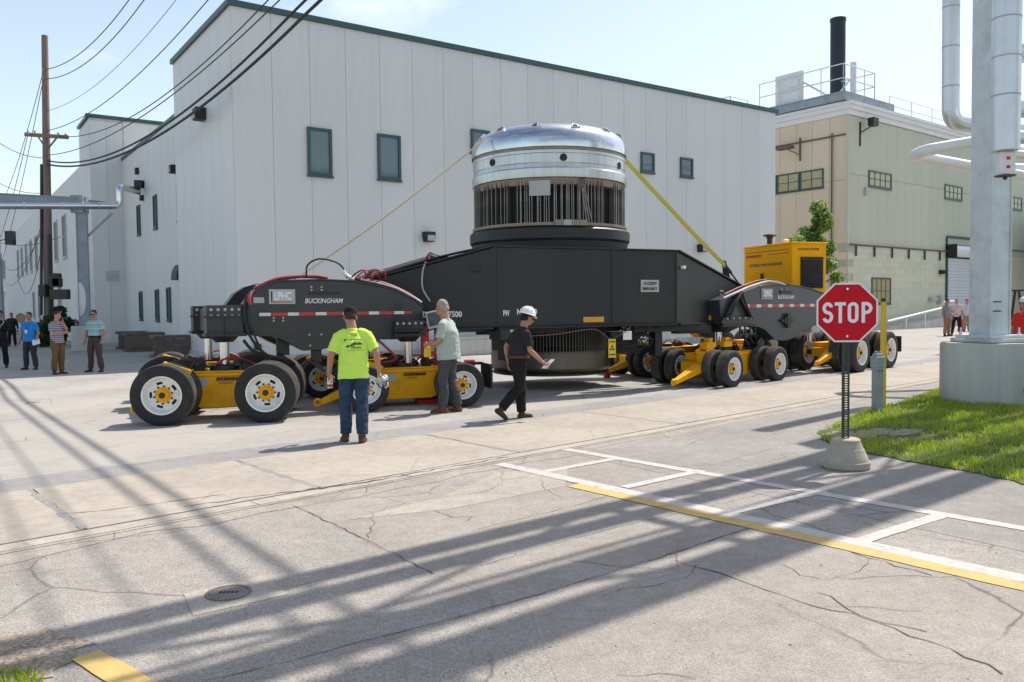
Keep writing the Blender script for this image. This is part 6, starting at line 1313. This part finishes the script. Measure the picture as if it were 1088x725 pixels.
# overhead wires: hung from the pole, each a sagging span that passes on over the roadway
def wire2(p0, mid, end, r, label, run=1.65):
    A = at(*p0); Bq = at(*end); d = Bq - A; d.z = 0; rm = ray(*mid); k = rm.x / rm.y; t = (k * A.y - A.x) / (d.x - k * d.y)
    y = A.y + d.y * t; z = EYE + rm.z * y / rm.y; dp = (A.z + (Bq.z - A.z) * t - z) / (4 * t * (1 - t))
    sl_ = min((Bq.z - A.z) + 4 * dp, .11 * d.length)
    zf = lambda q: A.z + (Bq.z - A.z) * q - 4 * dp * q * (1 - q) if q < 1 else Bq.z + sl_ * (q - 1)
    pts = [V((A.x + d.x * q, A.y + d.y * q, zf(q))) for q in [run * i / 44 for i in range(45)]]
    return solo('overhead_wire', MB().tube(pts, r, 7), 'cable', label, 'wire', smooth=60, group='overhead wires')
wire2((51, 175, 42), (122, 167), (339, 1, 21), .043, 'lowest thick overhead cable sweeping from the pole past the hall corner')
wire2((51, 171, 42), (122, 162), (324, 0, 21.3), .036, 'second thick overhead cable just above the lowest one')
wire2((51, 165, 42), (143, 129), (297, 0, 21.8), .018, 'thin overhead wire third from the bottom, crossing the hall corner')
wire2((60, 145, 42), (140, 124), (285, 0, 22.2), .018, 'thin overhead wire fourth from the bottom, leaving the crossarm')
wire2((50, 139, 42), (110, 110), (221, 0, 25), .016, 'thin overhead wire rising over the end block')
wire2((50, 118, 42), (120, 75), (187, 0, 28), .010, 'finest overhead wire below the top pair')
wire2((47, 84, 42), (98, 62), (153, 0, 31), .019, 'lower of the top pair of overhead wires')
wire2((47, 74, 42), (90, 53), (137, 0, 32), .019, 'upper of the top pair of overhead wires')
for a, b, d, lb in (((46, 76, 42), (-30, 250, 80), 2.5, 'steep thin wire falling left from the pole top'), ((46, 84, 42), (-20, 330, 90), 2, 'second steep thin wire falling left from the pole top'), ((48, 168, 42), (-30, 125, 50), .6, 'wire running left from below the crossarm'), ((48, 205, 42), (-40, 155, 60), 1.0, 'wire dipping left above the gantry beam'), ((30, 141, 42), (-20, 290, 85), 1.5, 'wire from the left crossarm end running far up the street'), ((48, 235, 42), (-5, 268, 70), 2.0, 'slack cable left of the pole below the gantry beam'), ((48, 243, 42), (60, 292, 70), 1.2, 'slack cable looping right behind the pole'), ((0, 258, 58), (64, 252, 42), .3, 'level cable crossing the pole under the gantry'), ((48, 225, 42), (5, 300, 75), 1.5, 'slack cable falling to the left edge pole'), ((46, 250, 42), (18, 292, 66), 2.2, 'deepest slack cable loop beside the pole')):
    solo('overhead_wire', MB().tube(sag(at(*a), at(*b), d, 18), .018, 5), 'cable', lb, 'wire', smooth=60, group='overhead wires')
mr = at(85, 318, 36.0); t = thing('oval_sign', 'tall white oval panel right of the gantry column', 'sign', Matrix.Translation(mr)); part('panel', MB().lathe([(0, -.03), (.42, -.03), (.45, 0), (.42, .03), (0, .03)], 32, Matrix.Translation(mr) @ Matrix.Rotation(radians(20), 4, 'Z') @ Matrix.Rotation(pi / 2, 4, 'X') @ Matrix.Diagonal((.55, 1.7, 1, 1))), 'cornice', t, I4, smooth=40); part('post', MB().cyl((mr.x, mr.y + .06, 0), (mr.x, mr.y + .06, mr.z - .6), .05, .05, 8), 'steel', t, I4)
ob = G(46.5, 363); solo('orange_barrier', MB().beam(ob + V((-.25, 0, 0)), ob + V((-.12, 0, 1.25)), .12, .12).beam(ob + V((.25, 0, 0)), ob + V((-.1, 0, 1.25)), .12, .12).box((ob.x, ob.y, .75), (.5, .06, .2)), 'red_shirt', 'leaning orange barrier beside the dark shrub at the pole foot', 'barrier', bevel=.01)
oc_ = at(22, 338, 50); solo('orange_sign', MB().lathe([(0, -.02), (.30, -.02), (.30, .02), (0, .02)], 24, Matrix.Translation(oc_) @ Matrix.Rotation(pi / 2, 4, 'X')).cyl((oc_.x, oc_.y + .06, 0), (oc_.x, oc_.y + .06, oc_.z), .05, .05, 8), 'khaki_light', 'round faded orange sign behind the man in blue', 'sign')
# forklift behind the column
fk = at(1078, 345, 33); FF = frame((fk.x, fk.y), 100)
fl_ = thing('forklift', 'yellow forklift with black mast and overhead guard right of the column', 'forklift', FF)
part('chassis', MB().prism([(-1.2, .25), (1.0, .25), (1.0, .75), (.5, .95), (-.5, 1.0), (-1.2, 1.15)], -.55, .55, FF @ Matrix.Rotation(pi / 2, 4, 'X')), 'yellow_gen', fl_, I4, bevel=.05)
part('counterweight', MB().box((-1.15, 0, .75), (.4, 1.1, .9), FF), 'yellow_gen', fl_, I4, bevel=.08)
part('seat', MB().box((-.35, 0, 1.15), (.5, .5, .14), FF).box((-.6, 0, 1.45), (.12, .5, .55), FF), 'black', fl_, I4, bevel=.04)
gd = MB()
for x in (-1.0, .75):
    for y in (-.5, .5): gd.beam((x, y, .95), (x * .75, y, 2.15), .07, .07)
for k in range(6): gd.beam((-.75, -.5 + .2 * k, 2.16), (.56, -.5 + .2 * k, 2.16), .05, .05)
part('overhead_guard', gd, 'black', fl_, FF)
part('mast', MB().box((1.2, -.32, 1.35), (.14, .1, 2.4)).box((1.2, .32, 1.35), (.14, .1, 2.4)).box((1.2, 0, 2.45), (.12, .7, .1)).box((1.2, 0, 1.3), (.1, .7, .1)).box((1.3, 0, .5), (.06, 1.0, .6)), 'black', fl_, FF)
for y in (-.3, .3): part('fork', MB().box((1.85, y, .12), (1.1, .12, .05)), 'steel', fl_, FF)
for x in (-.8, .75):
    for y in (-.5, .5): part('wheel', MB().lathe([(0, -.1), (.15, -.11), (.30, -.1), (.32, 0), (.30, .1), (.15, .11), (0, .1)], 24, FF @ Matrix.Translation((x, y, .32)) @ Matrix.Rotation(pi / 2, 4, 'X')), 'rubber', fl_, I4, smooth=40)
solo('orange_drum', MB().lathe([(0, 0), (.20, 0), (.16, .3), (.15, .31), (.13, .5), (.12, .51), (.1, .7), (0, .7)], 20), 'red_shirt', 'orange traffic drum between the people by the roller door', 'drum', frame(G(1021, 352)[:2]), smooth=35)
solo('floor_board', MB().box((0, 0, .05), (6, 1.2, .09)), 'tan_ring', 'flat tan board lying on the yard before the sage wall', 'board', frame(G(985, 345)[:2], 38))

# ================================================================ PLANTS
def leafcloud(name, blobs, n, size, mats, parent=None, seed=1, M=I4, droop=.3):
    r = np.random.default_rng(seed); B = np.array([b[:3] for b in blobs]); R = np.array([b[3] for b in blobs]); wt = R ** 2; idx = r.choice(len(blobs), n, p=wt / wt.sum())
    d = r.normal(size=(n, 3)); d /= np.linalg.norm(d, axis=1)[:, None]; rad = R[idx] * (.45 + .6 * r.random(n) ** .5); c = B[idx] + d * rad[:, None] * np.array([1, 1, .85])
    nn = d + r.normal(size=(n, 3)) * .7 + np.array([0, 0, .5]); nn /= np.linalg.norm(nn, axis=1)[:, None]
    t = np.cross(nn, r.normal(size=(n, 3))); t /= np.linalg.norm(t, axis=1)[:, None]; b = np.cross(nn, t); s = size * (.6 + .8 * r.random(n))[:, None]
    v = np.stack([c - t * s, c + b * s * .5, c + t * s - nn * s * droop, c - b * s * .5], 1).reshape(-1, 3)
    me = bpy.data.meshes.new(name); me.vertices.add(4 * n); me.vertices.foreach_set('co', v.ravel()); me.loops.add(4 * n); me.loops.foreach_set('vertex_index', np.arange(4 * n)); me.polygons.add(n); me.polygons.foreach_set('loop_start', np.arange(0, 4 * n, 4))
    me.polygons.foreach_set('material_index', r.integers(0, len(mats), n))
    for m in mats: me.materials.append(K[m])
    me.update(); me.validate(); return link(name, me, parent, M)
def leafm(name, c):
    m = mat(name, c, .55, 0, .25, 1.2, spec=.3); b = m.node_tree.nodes['Principled BSDF']; n = m.node_tree.nodes; L = m.node_tree.links
    tr = n.new('ShaderNodeBsdfTranslucent'); tr.inputs[0].default_value = (c[0] * 1.5, c[1] * 1.5, c[2] * .8, 1); ms = n.new('ShaderNodeMixShader'); ms.inputs[0].default_value = .35
    L.new(b.outputs[0], ms.inputs[1]); L.new(tr.outputs[0], ms.inputs[2]); L.new(ms.outputs[0], n['Material Output'].inputs[0]); K[name] = m
leafm('leaf_a', (.15, .25, .05)); leafm('leaf_b', (.26, .35, .09)); leafm('leaf_c', (.09, .16, .04)); leafm('shrub_a', (.03, .055, .02)); leafm('shrub_b', (.05, .085, .03))
leafm('grass_a', (.27, .37, .04)); leafm('grass_b', (.36, .43, .06)); leafm('grass_c', (.38, .36, .12))
def tree(label, px, py0, ytop, Y, w_, n, seed, mats):
    b = at(px, py0, Y); b.z = 0; top = at(px, ytop, Y).z; t = thing('tree', label, 'tree', Matrix.Translation(b)); rr = random.Random(seed)
    tk = MB(); tk.tube([b, b + V((.05, 0, top * .35)), b + V((.0, .1, top * .8))], [.13, .10, .04], 8); bl = []
    for i in range(13):
        z = top * (.38 + .55 * i / 13); a = rr.random() * 6.3; q = w_ * (1 - .65 * (i / 13)) * rr.uniform(.35, .95); c = b + V((cos(a) * q, sin(a) * q, z)); tk.tube([b + V((0, .03, z - top * .10)), b.lerp(c, .5) + V((0, 0, z * .5 - top * .02)), c], [.035, .022, .01], 5); bl.append((c.x, c.y, c.z, w_ * rr.uniform(.26, .46)))
    bl.append((b.x, b.y, top - .35, .35))
    part('trunk', tk, 'bark', t, I4, smooth=50); leafcloud('crown', bl, int(n * 2.3), .085, mats, t, seed)
tree('slim young leafy tree just behind the yellow generator', 869, 330, 212, 34, 1.0, 1500, 3, ['leaf_a', 'leaf_b', 'leaf_c'])
tree('lower pale green tree peeping over the generator roof', 846, 330, 248, 33, 1.1, 800, 5, ['leaf_b', 'leaf_a'])
for k, (px, py, Y, r, h, lab) in enumerate(((56, 352, 40.6, .7, 1.5, 'dark bushy shrub at the foot of the utility pole'), (68, 345, 42.6, .65, 2.0, 'dark shrub right of the utility pole behind the gantry column'))):
    b = at(px, py, Y); b.z = 0; t = thing('shrub', lab, 'shrub', Matrix.Translation(b)); part('stem', MB().tube([b, b + V((0, 0, h * .8))], [.05, .02], 6), 'bark', t, I4); leafcloud('foliage', [(b.x + random.uniform(-.4, .4), b.y + random.uniform(-.4, .4), h * (.25 + .12 * i), r * .6) for i in range(6)], 1300, .11, ['shrub_a', 'shrub_b'], t, 20 + k)
# under the far bridge of the right: dark greenery seen below the girder
# lawn
LP = [G(*p) for p in ((868, 461), (876, 470), (890, 476), (920, 482), (960, 490), (1000, 497), (1040, 505), (1088, 515))] + [V((5.6, 6.4, 0)), V((9, 6.5, 0)), V((17, 12, 0)), V((16, 18.5, 0)), V((11.5, 18.6, 0))] + [G(*p) for p in ((1007, 412), (960, 427), (915, 440))]
rl = random.Random(17); LQ = []
for a, b in zip(LP, LP[1:] + LP[:1]):
    k = max(1, int((b - a).length / .15)); nn = V((-(b - a).y, (b - a).x, 0)).normalized()
    for i in range(k): LQ.append(a.lerp(b, i / k) + nn * rl.uniform(-.05, .05))
struct('lawn', MB().prism([(p.x, p.y) for p in LQ], -.02, .014), 'lawn')
def inside(x, y, P):
    c = np.zeros(len(x), bool); n = len(P)
    for i in range(n):
        a, b = P[i], P[(i + 1) % n]; k = ((a.y > y) != (b.y > y)) & (x < (b.x - a.x) * (y - a.y) / ((b.y - a.y) if abs(b.y - a.y) > 1e-9 else 1e-9) + a.x); c ^= k
    return c
def turf(name, P, n, h, seed, bare=(), z0=.02, label=None):
    r = np.random.default_rng(seed); xs = [p.x for p in P]; ys = [p.y for p in P]; x = r.uniform(min(xs), max(xs), n); y = r.uniform(min(ys), max(ys), n); k = inside(x, y, P)
    for bx, by, br_, keep in bare: k &= ((x - bx) ** 2 + ((y - by) * 1.0) ** 2 > br_ ** 2 * (.5 + .9 * r.random(n))) | (r.random(n) < keep)
    dens = np.array([noise.noise(V((a * 1.6, b * 1.6, 3))) for a, b in zip(x, y)]); k &= r.random(n) < np.clip(.78 + dens * .8, .25, 1)
    x, y, dens = x[k], y[k], dens[k]; n = len(x); hh = h * (.5 + .9 * r.random(n)) * (1 + .6 * dens); a = r.uniform(0, 6.283, n); w_ = .0045 + .004 * r.random(n); le = hh * r.uniform(.1, .9, n); b_ = r.uniform(0, 6.283, n)
    base = np.stack([x, y, np.full(n, z0 - .008)], 1); sd = np.stack([np.cos(a), np.sin(a), np.zeros(n)], 1) * w_[:, None]; ln_ = np.stack([np.cos(b_), np.sin(b_), np.zeros(n)], 1) * le[:, None]; up = np.array([0, 0, 1.0]) * hh[:, None]
    v = np.stack([base - sd, base + sd, base + ln_ * .35 + up * .6 + sd * .7, base + ln_ * .35 + up * .6 - sd * .7, base + ln_ + up * .95], 1).reshape(-1, 3)
    i0 = np.arange(n) * 5; loops = np.stack([i0, i0 + 1, i0 + 2, i0 + 3, i0 + 3, i0 + 2, i0 + 4], 1).ravel(); st = np.stack([np.arange(n) * 7, np.arange(n) * 7 + 4], 1).ravel()
    me = bpy.data.meshes.new(name); me.vertices.add(5 * n); me.vertices.foreach_set('co', v.ravel()); me.loops.add(7 * n); me.loops.foreach_set('vertex_index', loops); me.polygons.add(2 * n); me.polygons.foreach_set('loop_start', st)
    me.polygons.foreach_set('material_index', np.repeat(r.choice(3, n, p=[.45, .4, .15]), 2))
    for m in ('grass_a', 'grass_b', 'grass_c'): me.materials.append(K[m])
    me.update(); me.validate(); o = link(name, me); o['kind'] = 'stuff'; o['label'] = label; return o
bare = [(G(925, 462).x, G(925, 462).y, .55, .16), (G(965, 460).x, G(965, 460).y, .42, .2), (G(895, 462).x, G(895, 462).y, .35, .3), (G(985, 467).x, G(985, 467).y, .35, .3), (CP.x, CP.y, .74, 0)]
turf('grass', LP, 170000, .062, 4, bare, label='short bright green grass of the verge round the concrete pier')
for (sx, sy, ra, rb) in ((925, 462, .6, .2), (962, 461, .42, .18), (893, 463, .35, .18)):
    q = G(sx, sy); struct('bare_soil', MB().add([(q.x + cos(radians(43)) * ra * cos(t) * u_ - sin(radians(43)) * rb * sin(t) * u_, q.y + sin(radians(43)) * ra * cos(t) * u_ + cos(radians(43)) * rb * sin(t) * u_, .0185 + .0006 * (sx % 3)) for t in [2 * pi * i / 40 for i in range(40)] for u_ in [rl.uniform(.7, 1.15)]], [tuple(range(40))]), 'soil')
# soil and tufts at the lower left corner
rgn = random.Random(8)
cs = G(10, 700); struct('bare_soil', MB().add([(cs.x - .2 + .62 * cos(t) * rgn.uniform(.8, 1.1), cs.y - .05 + .42 * sin(t) * rgn.uniform(.8, 1.15), .0045) for t in [2 * pi * i / 30 for i in range(30)]], [tuple(range(30))]), 'soil')
turf('grass', [G(-60, 735), G(-60, 714), G(22, 713), G(46, 724), G(50, 760), G(-60, 780)], 1500, .042, 6, (), .004, label='small tuft of grass at the lower left corner')
# litter: pebbles and chips scattered on the paving
r_ = np.random.default_rng(12); pb = MB()
for i in range(260):
    px, py = r_.uniform(0, 1088), r_.uniform(455, 725); q = G(px, py); s = r_.uniform(.002, .006) * (1 if r_.random() < .93 else 1.7)
    if L1 - .3 < q.dot(NA): continue
    z_ = .0012
    pb.add([(q.x - s, q.y - s * .7, z_), (q.x + s, q.y - s, z_), (q.x + s * .8, q.y + s, z_), (q.x - s, q.y + s * .9, z_), (q.x, q.y, z_ + s * .9)], [(0, 1, 4), (1, 2, 4), (2, 3, 4), (3, 0, 4)])
o = solo('pebbles', pb, 'soil', 'tiny dark pebbles scattered over the paving', 'pebbles'); o['kind'] = 'stuff'
